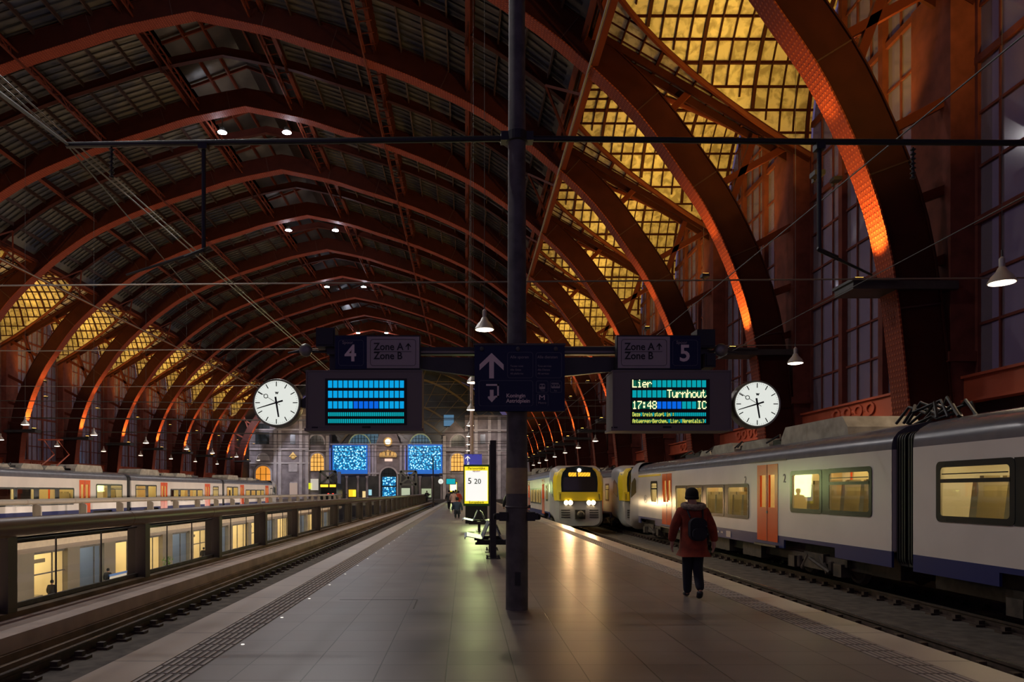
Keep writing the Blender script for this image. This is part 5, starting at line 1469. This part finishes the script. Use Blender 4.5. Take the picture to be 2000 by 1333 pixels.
mb.box((fx(455), YF, -9), (fx(604), YF+4, fz(790))); mb.box((fx(604), YF+1.5, -9), (fx(910), YF+4, fz(868))); mb.box((fx(908), YF, -9), (fx(1062), YF+4, fz(811)))
mb.box((fx(598), YF+.6, -9), (fx(642), YF+4, fz(848))); mb.box((fx(868), YF+.6, -9), (fx(914), YF+4, fz(848)))
fplate(mb, [(fx(590), fz(848)), (fx(644), fz(848)), (fx(617), fz(823))], -3, -.7); fplate(mb, [(fx(862), fz(850)), (fx(916), fz(850)), (fx(889), fz(822))], -3, -.7)
fplate(mb, [(fx(732), fz(870)), (fx(782), fz(870)), (fx(774), fz(848)), (fx(764), fz(838)), (fx(750), fz(838)), (fx(740), fz(848))], -3, -1)
mb.build('masonry', M['stone'], w)
mb = MB()
# pilasters, cornices, arch surrounds
for px in (486, 538, 547, 588, 600, 640, 868, 914, 930, 956, 975, 1000): mb.box((fx(px-3), YF-.35, -1), (fx(px+3), YF+.6, fz(815)) if px < 590 or px > 925 else (fx(px+3), YF+.8, fz(852)))
for px in (720, 727, 790, 797, 732, 782): mb.box((fx(px-2), YF+1.0, -1), (fx(px+2), YF+1.6, fz(870)))
for a, b, py, d in ((455, 604, 878, .5), (455, 604, 840, .5), (455, 604, 905, .3), (598, 642, 881, .1), (868, 1062, 881, .3), (604, 910, 868, -.9), (642, 740, 925, -.8), (774, 868, 925, -.8), (908, 1062, 841, .5), (455, 604, 812, .6)):
    mb.box((fx(a), YF-d, fz(py+1.6)), (fx(b), YF+2, fz(py-1.6)))
for x0, x1, zb, zt, d in ((497, 532, 975, 907, .35), (600, 635, 870, 847, -.35), (603, 635, 921, 883, -.35), (878, 913, 874, 847, -.35), (878, 908, 921, 883, -.35), (739, 777, 972, 911, -1.0)):
    o = arcpts(fx(x0), fx(x1), fz(zb), fz(zt), 14); i_ = arcpts(fx(x0+3), fx(x1-3), fz(zb), fz(zt+3), 14)
    mb.ring((0, YF-d, 0), (1, 0, 0), (0, 0, 1), o, i_, -.5)
mb.build('pale_trim', M['stone2'], w)
def fwin(n, pts, m_, d, bars=None):
    e = empty(f'window_{n}', (pts[0][0], YF, pts[0][1])); tag(e, kind='structure')
    b = MB(); fplate(b, pts, .05, d); b.build('pane', m_, e)
    if bars:
        x0 = min(p[0] for p in pts); x1 = max(p[0] for p in pts); z0 = min(p[1] for p in pts); z1 = max(p[1] for p in pts); b = MB()
        for i in range(1, bars[0]): b.box((x0+(x1-x0)*i/bars[0]-.06, YF-d-.12, z0), (x0+(x1-x0)*i/bars[0]+.06, YF-d, z1-(.3 if i in (1, bars[0]-1) else 0)*(x1-x0)*.3))
        for i in range(1, bars[1]): b.box((x0, YF-d-.12, z0+(z1-z0)*i/bars[1]-.05), (x1, YF-d, z0+(z1-z0)*i/bars[1]+.05))
        b.build('window_frame', M['frame'], e)
def R4(x0, x1, y0, y1): return [(fx(x0), fz(y1)), (fx(x1), fz(y1)), (fx(x1), fz(y0)), (fx(x0), fz(y0))]
n0 = 40
fw = [(R4(499, 526, 845, 868), M['darkwin'], .08, (3, 2)), (R4(499, 527, 828, 841), M['darkwin'], .08, (4, 1)), (arcpts(fx(500), fx(527), fz(900), fz(885)), M['stone2'], .1, None), (arcpts(fx(499), fx(530), fz(975), fz(911)), M['amber2'], .1, (3, 4)),
 (R4(567, 577, 848, 868), M['darkwin'], .08, None), (R4(564, 581, 904, 922), M['stone2'], .15, None), (arcpts(fx(603), fx(632), fz(868), fz(850)), M['darkwin'], -.5, (4, 2)), (arcpts(fx(606), fx(632), fz(920), fz(886)), M['amber'], -.5, (4, 4)),
 (arcpts(fx(881), fx(911), fz(872), fz(850)), M['darkwin'], -.5, (4, 2)), (arcpts(fx(881), fx(905), fz(920), fz(886)), M['amber'], -.5, (4, 4)), (R4(938, 948, 849, 868), M['darkwin'], .08, None), (R4(690, 735, 845, 866), M['blueglass'] if 'blueglass' in M else M.setdefault('blueglass', mat('blue_lit_fan_window', (.03, .06, .09), .3, emit=(.10, .24, .34), es=.35)), -3.6, (6, 3)),
 (arcpts(fx(741), fx(775), fz(972), fz(914)), M['darkwin'], -1.3, (4, 5)), (R4(567, 581, 942, 970), M['stone2'], .1, None)]
for i, (p, m_, d, b) in enumerate(fw): fwin(n0+i, p, m_, d, b)
# fan windows of blue glass behind the clock
for i, (cx, r) in enumerate(((700, 21), (820, 21))):
    pts = [(fx(cx)+r*S*math.cos(PI*t/14), fz(872)+r*1.15*S*math.sin(PI*t/14)) for t in range(15)]
    fwin(60+i, pts, M['blueglass'], -2.0, (7, 3))
    mb = MB(); mb.ring((0, YF+1.7, 0), (1, 0, 0), (0, 0, 1), [(fx(cx)+(r+2)*S*math.cos(PI*t/14), fz(872)+(r+2)*1.15*S*math.sin(PI*t/14)) for t in range(15)], pts, -.3); mb.build('fan_window_rim', M['goldrim'] if 'goldrim' in M else M.setdefault('goldrim', mat('lit_rim', (.35, .42, .22), .5, emit=(.5, .6, .3), es=.15)), w)
# ground floor openings and lights
shops = [('warm', 680, 694, 957, 971, (1.0, .62, .02), 1.0, 'yellow lit poster at the foot of the facade beside a dark doorway'), ('g', 688, 694, 958, 970, (.62, .85, .25), .8, 'green-yellow lit niche beside the yellow poster'), ('d', 707, 713, 960, 973, (.95, .70, .30), .8, 'cream lit doorway between the blue curtain and the central arch'),
         ('b', 719, 725, 957, 968, (.45, .85, .95), .7, 'pale blue lit panel beside the central arch'), ('y', 603, 610, 944, 956, (.75, .80, .02), .8, 'yellow lit poster next to the amber train strips'), ('w', 607, 622, 936, 958, (.85, .78, .66), .5, 'white lit entrance behind the buffers'),
         ('e', 783, 800, 954, 970, (.62, .72, .50), .6, 'greenish lit lift entrance on the facade'), ('f', 823, 842, 955, 972, (.52, .62, .38), .55, 'greenish lit shop opening behind the tiny clock'), ('h', 566, 581, 944, 967, (.70, .52, .42), .35, 'pale pinkish banner wall at the foot of the facade'), ('i', 750, 765, 896, 901, (1, .74, .60), .8, 'small lit inscription panel above the central arch')]
for k_, a, b, c, d, col, st, lbl in shops:
    yy_ = YF+.72 if 642 < a < 868 and k_ != 'i' else (YF+1.35 if k_ == 'i' else YF-.2)
    mb = MB(); mb.box((fx(a), yy_, fz(d)), (fx(b), yy_+.12, fz(c))); o = mb.build('lit_panel', emat('lit_'+k_, col, st)); tag(o, lbl, 'lit panel')
mb = MB()
for a, b in ((604, 738), (778, 868), (868, 930)): mb.box((fx(a), YF+.9, -8), (fx(b), YF+1.48, fz(930)))
mb.build('dark_arcade', M['darkshop'] if 'darkshop' in M else M.setdefault('darkshop', mat('arcade_dark', (.05, .05, .045), .6, noise=.4, nscale=.5)), w)
mb = MB()
for px in (660, 676, 698, 716, 805, 820, 845, 862): mb.lathe((fx(px), YF+.6, -1), [(.30, 0), (.26, 1), (.24, fz(932)+.5), (.36, fz(932)+.9), (.36, fz(930)+1)], 'z', 10)
mb.build('column', M['stone'], w)
# led curtains
for a, b, lbl in ((652, 715, 'glittering cyan light curtain on the facade nearer the distant train'), (799, 861, 'glittering cyan light curtain on the facade nearer the platform pillar')):
    e = empty('light_curtain', (fx((a+b)/2), YF-.3, fz(895)), lbl, 'light curtain', 'light curtains')
    mb = MB(); mb.box((fx(a), YF-.35, fz(918)), (fx(b), YF-.2, fz(872))); mb.build('led_field', M['led'], e)
    mb = MB(); mb.box((fx(a-2.5), YF-.2, fz(926)), (fx(b+2.5), YF+.4, fz(869))); mb.build('backing', M['ledblue'], e)
    mb = MB(); mb.box((fx(a-8), YF-.1, fz(923)), (fx(a-6.5), YF+.1, fz(876))); mb.box((fx(b+6.5), YF-.1, fz(923)), (fx(b+7.5), YF+.1, fz(876))); mb.build('light_tube', M['ledblue2'] if 'ledblue2' in M else M.setdefault('ledblue2', emat('violet_tube', (.16, .18, .60), .6)), e)
e = empty('light_curtain', (fx(758), YF+.9, fz(950)), 'cyan light curtain filling the central doorway arch', 'light curtain')
mb = MB(); mb.box((fx(746), YF+1.0, fz(949)), (fx(772), YF+1.15, fz(932))); mb.box((fx(746), YF+1.0, fz(971)), (fx(772), YF+1.15, fz(952))); mb.build('led_field', M['led'], e)
# facade clock and gilded ornament
e = empty('facade_clock', (fx(757), YF, fz(863)), 'glowing round clock at the top centre of the stone facade', 'clock')
mb = MB(); mb.lathe((fx(757), YF+.8, fz(863)), [(.95, 0), (1.0, -.25), (.75, -.3)], 'y', 24); mb.build('clock_case', M['gold'], e)
mb = MB(); mb.lathe((fx(757), YF+.5, fz(863)), [(.62, 0), (.62, -.05)], 'y', 24); mb.build('dial', M['lampdial'] if 'lampdial' in M else M.setdefault('lampdial', emat('dial_glow', (1, .93, .78), 1.3)), e)
e = empty('gilded_crest', (fx(757), YF, fz(887)), 'gilded ornamental crest under the facade clock', 'ornament')
mb = MB()
for i in range(13):
    a = PI*i/12; mb.lathe((fx(757)+1.75*math.cos(a), YF+.9, fz(890)+.95*math.sin(a)), [(.08, 0), (.24, -.12), (.08, -.24)], 'y', 8)
for px, h in ((743, 7), (749, 9), (757, 13), (765, 9), (771, 7)): mb.plate((fx(px), YF+.8, fz(891)), (1, 0, 0), (0, 0, 1), [(-.28, 0), (.28, 0), (.34, h*S*.6), (0, h*S), (-.34, h*S*.6)], .2)
mb.box((fx(740), YF+.7, fz(893)), (fx(774), YF+1.0, fz(890))); mb.build('crest_relief', M['gold'], e)
mb = MB(); mb.lathe((fx(573), YF-.3, fz(893)), [(.1, 0), (.55, -.1), (.3, -.2)], 'y', 12); mb.plate((fx(573), YF-.3, fz(893)), (1, 0, 0), (0, 0, 1), [(-.9, 0), (.9, 0), (0, 1.1)], .12); o = mb.build('gilded_boss', M['gold']); tag(o, 'small gilded boss on the facade between windows', 'ornament')
# x-braced lift towers in front of the facade
for a, b, lbl in ((625, 656, 'green-grey cross-braced steel frame before the facade nearer the distant train'), (782, 813, 'green-grey cross-braced steel frame before the facade nearer the platform')):
    Y = YF-6; e = empty('braced_frame', (fx((a+b)/2), Y, 0), lbl, 'steel frame'); g = lambda px, py: ((px-VX)*Y/F, Y, CZ+(VY-py)*Y/F)
    mb = MB()
    for p, q in (((a, 977), (a, 921)), ((b, 977), (b, 921)), ((a, 921), (b, 921)), ((a, 947), (b, 947)), ((a, 921), (b, 947)), ((a, 947), (b, 921))): mb.bar(g(*p), g(*q), .42, .3, (0, 1, 0))
    mb.build('frame', M['towergreen'] if 'towergreen' in M else M.setdefault('towergreen', mat('green_grey_steel', (.14, .15, .12), .5)), e)
mb = MB(); Y = YF-8; mb.box((X_(659, Y), Y, -1), (X_(665, Y), Y+.6, Z_(922, Y))); o = mb.build('pylon', M['pylon'] if 'pylon' in M else M.setdefault('pylon', mat('pale_blue_pylon', (.28, .34, .60), .5))); tag(o, 'pale blue pylon before the facade beside the cyan light curtain', 'pylon')
mb = MB(); Y = 78; mb.tube([(X_(846, Y), Y, -.8), (X_(846, Y), Y, Z_(893, Y))], [.09, .06], 8); o = mb.build('catenary_mast', M['dark']); tag(o, 'slim dark mast rising in front of the second light curtain', 'mast')

# glazed end screen above the facade with concentric iron arches
sc_ = empty('wall_end_screen', (XC, YF+5, 20)); tag(sc_, kind='structure')
YS = YF+5; EN = [(x, z+1.5) for x, z in ARC]
mb = MB(); pts = [(-46, -6)] + [(x, z) for x, z in EN if z > 3] + [(14, -6)]
mb.plate((0, YS, 0), (1, 0, 0), (0, 0, 1), pts, -.1); mb.build('screen_glazing', M['endglass'] if 'endglass' in M else M.setdefault('endglass', mat('end_screen_glass', (.035, .04, .045), .3, noise=.5, nscale=.3)), sc_)
mb = MB()
for r in (15, 18, 24, 27):
    mb.sweep([(XC+r*math.cos(PI*i/40), YS-.3, 3+CZ+r*.98*math.sin(PI*i/40)) for i in range(41)], (0, 1, 0), .5, .45)
for i in range(1, 24):
    a = PI*i/24; mb.bar((XC+15*math.cos(a), YS-.2, 3+CZ+15*math.sin(a)), (XC+29*math.cos(a), YS-.2, 3+CZ+27*math.sin(a)), .12, .12)
for z in range(4, 29, 3):
    mb.box((-46, YS-.25, z+CZ), (14, YS-.15, z+CZ+.1))
mb.build('screen_tracery', M['tracery'] if 'tracery' in M else M.setdefault('tracery', mat('tracery_iron', (.22, .17, .10), .5)), sc_)
mb = MB(); mb.box((fx(866), YF+3, fz(830)), (fx(886), YF+3.2, fz(808))); mb.build('lit_roof_pane', M['bluepane'] if 'bluepane' in M else M.setdefault('bluepane', emat('blue_lit_pane', (.10, .26, .45), .55)), sc_)
# spots added to wash the facade; their hung housings are invented
for x, e_, c_ in ((fx(520), 1.3, (.88, .86, 1.0)), (fx(600), .35, (1, .82, .70)), (fx(757), .7, (1, .80, .74)), (fx(880), .7, (1, .80, .55)), (fx(960), .9, (1.0, .88, .86))):
    ef = empty('floodlight', (x, YF-22, 17.2), f'added white floodlight hung from the roof aimed at the facade, {["outermost beside the distant train", "second from the distant train", "before the central clock", "second from the platform side", "outermost on the platform side"][[fx(520), fx(600), fx(757), fx(880), fx(960)].index(x)]}', 'floodlight', 'added facade floodlights')
    MB().cbox((x, YF-22, 17.25), (.3, .3, .22)).build('lamp_body', M['dark'], ef); mb = MB(); mb.tube([(x, YF-22, 17.3), (x, YF-22, roof_at(x, YF-22))], .02, 5); mb.build('suspension_rod', M['dark'], ef)
    l = light('SPOT', 'facade_light', (x, YF-21.8, 17), E_FACADE*e_, c_, (x, YF, 8), spot_size=1.1, spot_blend=.9, shadow_soft_size=.4)
# tail end of the tracks and platform: buffers, far concourse floor
mb = MB(); mb.box((-48, YEND-4, -1.2), (WALLX, YF, -.02)); mb.build('concourse_floor', M['far_platform2'] if 'far_platform2' in M else M.setdefault('far_platform2', mat('concourse_paving', (.20, .17, .15), .45)), fl)

# ================================================================== PEOPLE
def skin_mesh(name, J, E, m_, parent, sub=2, root=None):
    """J: {key: (pos, rx, ry)}, E: list of key pairs"""
    keys = list(J); me = bpy.data.meshes.new(name)
    me.from_pydata([J[k][0] for k in keys], [(keys.index(a), keys.index(b)) for a, b in E], [])
    o = bpy.data.objects.new(name, me); COL.objects.link(o)
    md = o.modifiers.new('skin', 'SKIN'); md.use_smooth_shade = True
    for i, k in enumerate(keys):
        sv = me.skin_vertices[0].data[i]; sv.radius = (J[k][1], J[k][2]); sv.use_root = (k == (root or keys[0]))
    sd = o.modifiers.new('sub', 'SUBSURF'); sd.levels = sub; sd.render_levels = sub
    me.materials.append(m_)
    if parent: o.parent = parent; o.matrix_parent_inverse = Matrix.Translation(-wloc(parent))
    return o
def person(x, Y, H, label, top, legs, hat=None, seated=False, zf=0.0, stride=.10, lean=0.0, detailed=False, skincol=None):
    e = empty('person', (x, Y, zf), label, 'person')
    def p(a, b, c): return (x+a*H, Y+b*H, zf+c*H)
    hz = .53 if not seated else .30
    up = hz-.53
    if seated: knee = lambda s: p(s*.055, -.26, .28); foot = lambda s: p(s*.06, -.28, .03); toe = lambda s: p(s*.06, -.36, .015)
    else: knee = lambda s: p(s*.040, .05 if s < 0 else .015, .28); foot = lambda s: p(s*.024, -stride*1.4, .085) if s > 0 else p(s*.028, stride, .035); toe = lambda s: p(s*.024, -stride*1.4+.055, .022) if s > 0 else p(s*.028, stride+.085, .02)
    J = {'pelvis': (p(0, 0, hz), .075*H, .06*H), 'waist': (p(0, .01, hz+.10), .072*H, .055*H), 'chest': (p(0, .02, hz+.22), .085*H, .06*H), 'neck': (p(0, .035, hz+.31), .035*H, .035*H), 'jaw': (p(0, .045, hz+.365), .045*H, .045*H), 'skull': (p(0, .045, hz+.42), .050*H, .055*H)}
    E = [('pelvis', 'waist'), ('waist', 'chest'), ('chest', 'neck'), ('neck', 'jaw'), ('jaw', 'skull')]
    for s, n in ((1, 'r'), (-1, 'l')):
        sw = -s*stride*.6
        J['sh'+n] = (p(s*.11, .02, hz+.27), .035*H, .035*H); J['el'+n] = (p(s*.165, .01+sw*.4, hz+.10), .025*H, .025*H); J['wr'+n] = (p(s*.175, .02+sw, hz-.035), .016*H, .018*H); J['ha'+n] = (p(s*.172, .03+sw*1.1, hz-.07), .014*H, .024*H)
        J['th'+n] = (p(s*.165, .055+sw*1.1, hz-.075), .008*H, .008*H)
        J['hip'+n] = (p(s*.05, 0, hz-.03), .055*H, .055*H); J['kn'+n] = (knee(s), .035*H, .035*H); J['an'+n] = (foot(s), .015*H, .016*H); J['to'+n] = (toe(s), .012*H, .008*H)
        E += [('chest', 'sh'+n), ('sh'+n, 'el'+n), ('el'+n, 'wr'+n), ('wr'+n, 'ha'+n), ('wr'+n, 'th'+n), ('pelvis', 'hip'+n), ('hip'+n, 'kn'+n), ('kn'+n, 'an'+n), ('an'+n, 'to'+n)]
        for i in range(4) if detailed else ():
            a = (i-1.5)*.009; L = (.036, .042, .040, .032)[i]
            J[f'f{i}{n}'] = (p(s*.170, .03+sw*1.1+a, hz-.095), .0052*H, .0052*H); J[f'g{i}{n}'] = (p(s*.160, .034+sw*1.1+a, hz-.095-L*.6), .0045*H, .0045*H)
            E += [('ha'+n, f'f{i}{n}'), (f'f{i}{n}', f'g{i}{n}')]
    body = skin_mesh('body', J, E, M['skin'], e, 2 if detailed else 1)
    # trousers
    T = {}; TE = []
    T['pelvis'] = (p(0, 0, hz), .070*H, .060*H)
    for s, n in ((1, 'r'), (-1, 'l')):
        T['hip'+n] = (p(s*.05, 0, hz-.05), .058*H, .058*H); k_ = knee(s); a_ = foot(s)
        T['kn'+n] = (k_, .047*H, .050*H); T['an'+n] = ((a_[0], a_[1], a_[2]-.006*H), .036*H, .039*H); TE += [('pelvis', 'hip'+n), ('hip'+n, 'kn'+n), ('kn'+n, 'an'+n)]
    skin_mesh('trousers', T, TE, legs, e, 2)
    for s in (1, -1):
        a_, t_ = foot(s), toe(s)
        skin_mesh('shoe', {'a': (a_, .030*H, .032*H), 'b': (((a_[0]+t_[0])/2, (a_[1]+t_[1])/2, t_[2]+.006*H), .030*H, .024*H), 'c': (t_, .026*H, .018*H)}, [('a', 'b'), ('b', 'c')], M['ink'], e, 2)
    # coat: torso with flared hem and sleeves
    C_ = {'hem': (p(0, 0, hz-.115), .100*H, .092*H), 'hip': (p(0, 0, hz-.03), .128*H, .108*H), 'waist': (p(0, .01, hz+.10), .120*H, .098*H), 'chest': (p(0, .015, hz+.21), .122*H, .090*H), 'col': (p(0, .03, hz+.295), .060*H, .052*H)}
    CE = [('hem', 'hip'), ('hip', 'waist'), ('waist', 'chest'), ('chest', 'col')]
    for s, n in ((1, 'r'), (-1, 'l')):
        sw = -s*stride*.6
        C_['sh'+n] = (p(s*.115, .02, hz+.245), .052*H, .055*H); C_['el'+n] = (p(s*.168, .01+sw*.4, hz+.10), .044*H, .046*H); C_['wr'+n] = (p(s*.180, .02+sw, hz-.025), .034*H, .036*H)
        CE += [('chest', 'sh'+n), ('sh'+n, 'el'+n), ('el'+n, 'wr'+n)]
    skin_mesh('coat', C_, CE, top, e, 2, 'hip')
    if hat:
        mb = MB(); c = p(0, .045, hz+.405); mb.lathe(c, [(.052*H, -.035*H), (.059*H, -.01*H), (.058*H, .02*H), (.048*H, .048*H), (.026*H, .064*H), (.004*H, .069*H)], 'z', 24)
        mb.lathe((c[0], c[1], c[2]-.030*H), [(.056*H, -.012*H), (.062*H, -.004*H), (.062*H, .012*H), (.057*H, .018*H)], 'z', 24); mb.build('hat', hat, e, smooth=True)
    else:
        mb = MB(); c = p(0, .035, hz+.415); mb.lathe(c, [(.050*H, -.06*H), (.062*H, -.02*H), (.060*H, .02*H), (.040*H, .050*H), (.003*H, .060*H)], 'z', 16); mb.build('hair', M['ink'], e, smooth=True)
    return e, p, hz
w_, p, hz = person(3.42, 10.75, 1.66, 'person in a rust-red hooded coat and dark beanie walking away along the platform', M['coat'], M['trouser'], hat=M['beanie'], stride=.085, detailed=True)
mb = MB()
n = 20; vs = []
for i in range(n):
    a = 2*PI*i/n; mb_c = p(.088*math.cos(a), .02+.060*math.sin(a)-.015, hz+.305+.012*math.sin(a)); vs.append(mb_c)
vs.append(vs[0]); vs.append(vs[1])
mb.tube(vs, .028*1.66, 10, False); mb.build('hood_trim', M['fur'], w_, smooth=True)
mb = MB(); mb.plate(p(0, -.085, hz+.10), (1, 0, 0), (0, 0, 1), rrect(.25, .34, .10, 6), .11); mb.plate(p(0, -.152, hz+.06), (1, 0, 0), (0, 0, 1), rrect(.20, .16, .06, 6), .05); mb.build('backpack', M['bag'], w_, smooth=True)
mb = MB()
for s in (1, -1): mb.tube([p(s*.055, -.09, hz+.20), p(s*.07, -.04, hz+.275), p(s*.072, .05, hz+.26), p(s*.085, .09, hz+.18)], .014, 6)
mb.tube([p(.06, -.17, hz+.13), p(.11, -.09, hz+.04)], .012, 6); mb.build('backpack_strap', M['bag'], w_)
far = [(X_(991, 33)+.15, 33, 1.75, 'dark-coated person standing beside the foreground pillar near the arriving train', 'black', False), (X_(893, 43.5), 43.5, 1.65, 'person sitting on the platform edge of a bench beside the advertising panel, dark jacket', 'darkblue', True), (X_(877, 66), 66, 1.75, 'distant person in black standing far down the platform', 'black', False), (X_(885.5, 64), 64, 1.7, 'distant person in a pale pink coat far down the platform', 'pink', False), (X_(895, 67), 67, 1.7, 'distant person in a red jacket far down the platform', 'red', False), (X_(890, 70), 70, 1.8, 'distant person in grey behind the pale pink coat', 'grey', False), (X_(826, 110)+.6, 110, 1.75, 'lone dark figure beyond the far end of the near balustrade', 'black', False)]
cl = {'black': M['ink'], 'darkblue': mat('navy_jacket', (.03, .05, .10), .9), 'pink': mat('pale_pink_coat', (.60, .40, .33), .9), 'red': mat('red_jacket', (.50, .06, .03), .9), 'grey': mat('grey_coat', (.16, .15, .15), .9), 'white': mat('white_shirt', (.6, .6, .55), .9)}
for x, Y, H, lbl, c_, st in far: person(x, Y, H, lbl, cl[c_], M['trouser'], seated=st)
for x, Y, lbl, c_ in ((XS+.9, 44.5, 'dark-haired shopper in the nearest lit shop front below', 'black'), (XS+1.0, 51.3, 'person in a black top behind the low sign in the gallery below', 'black'), (XS+.6, 56.2, 'person in a white top and dark straps in the second cream shop below', 'white'), (XS+.8, 70.6, 'person at a table in the gallery below, farther along', 'black')):
    person(x, Y, 1.72, lbl, cl[c_], M['trouser'], zf=-7.2+CZ)
e = empty('notice_board', (XS+1.9, 50.9, -7.2+CZ), 'low white notice board with blue top edge in the gallery below', 'notice board')
mb = MB(); mb.box((XS+1.9, 49.6, -6.9+CZ), (XS+1.95, 52.2, -5.9+CZ)); mb.build('board', M['signw2'] if 'signw2' in M else M.setdefault('signw2', mat('white_board', (.7, .7, .66), .6)), e)
mb = MB(); mb.box((XS+1.88, 49.6, -5.9+CZ), (XS+1.97, 52.2, -5.75+CZ)); mb.box((XS+1.9, 49.6, -7.2+CZ), (XS+1.95, 49.66, -5.8+CZ)); mb.box((XS+1.9, 52.14, -7.2+CZ), (XS+1.95, 52.2, -5.8+CZ)); mb.build('board_frame', M['blue2'] if 'blue2' in M else M.setdefault('blue2', mat('blue_board_edge', (.04, .16, .5), .5)), e)
e = empty('potted_plant', (XS+1.0, 61.7, -7.2+CZ), 'bushy green plant at the shop window below', 'plant')
mb = MB(); rnd = random.Random(3)
for i in range(90):
    a = rnd.random()*2*PI; r = rnd.random()*.5; z = .7+rnd.random()*.9; c = Vector((XS+1.0+r*math.cos(a), 61.7+r*math.sin(a), -7.2+CZ+z)); d = Vector((rnd.uniform(-1, 1), rnd.uniform(-1, 1), rnd.uniform(0, 1))).normalized()*.16; q = d.cross(Vector((0, 0, 1)))*.35
    mb.add([c-d, c+q, c+d, c-q], [(0, 1, 2, 3)])
mb.build('foliage', M['plant'], e)
mb = MB(); mb.lathe((XS+1.0, 61.7, -7.2+CZ), [(.18, 0), (.26, .5), (.28, .55), (.2, .55)], 'z', 14); mb.tube([(XS+1, 61.7, -6.8+CZ), (XS+1, 61.7, -6.1+CZ)], .03, 6); mb.build('pot', M['shopcol'], e)
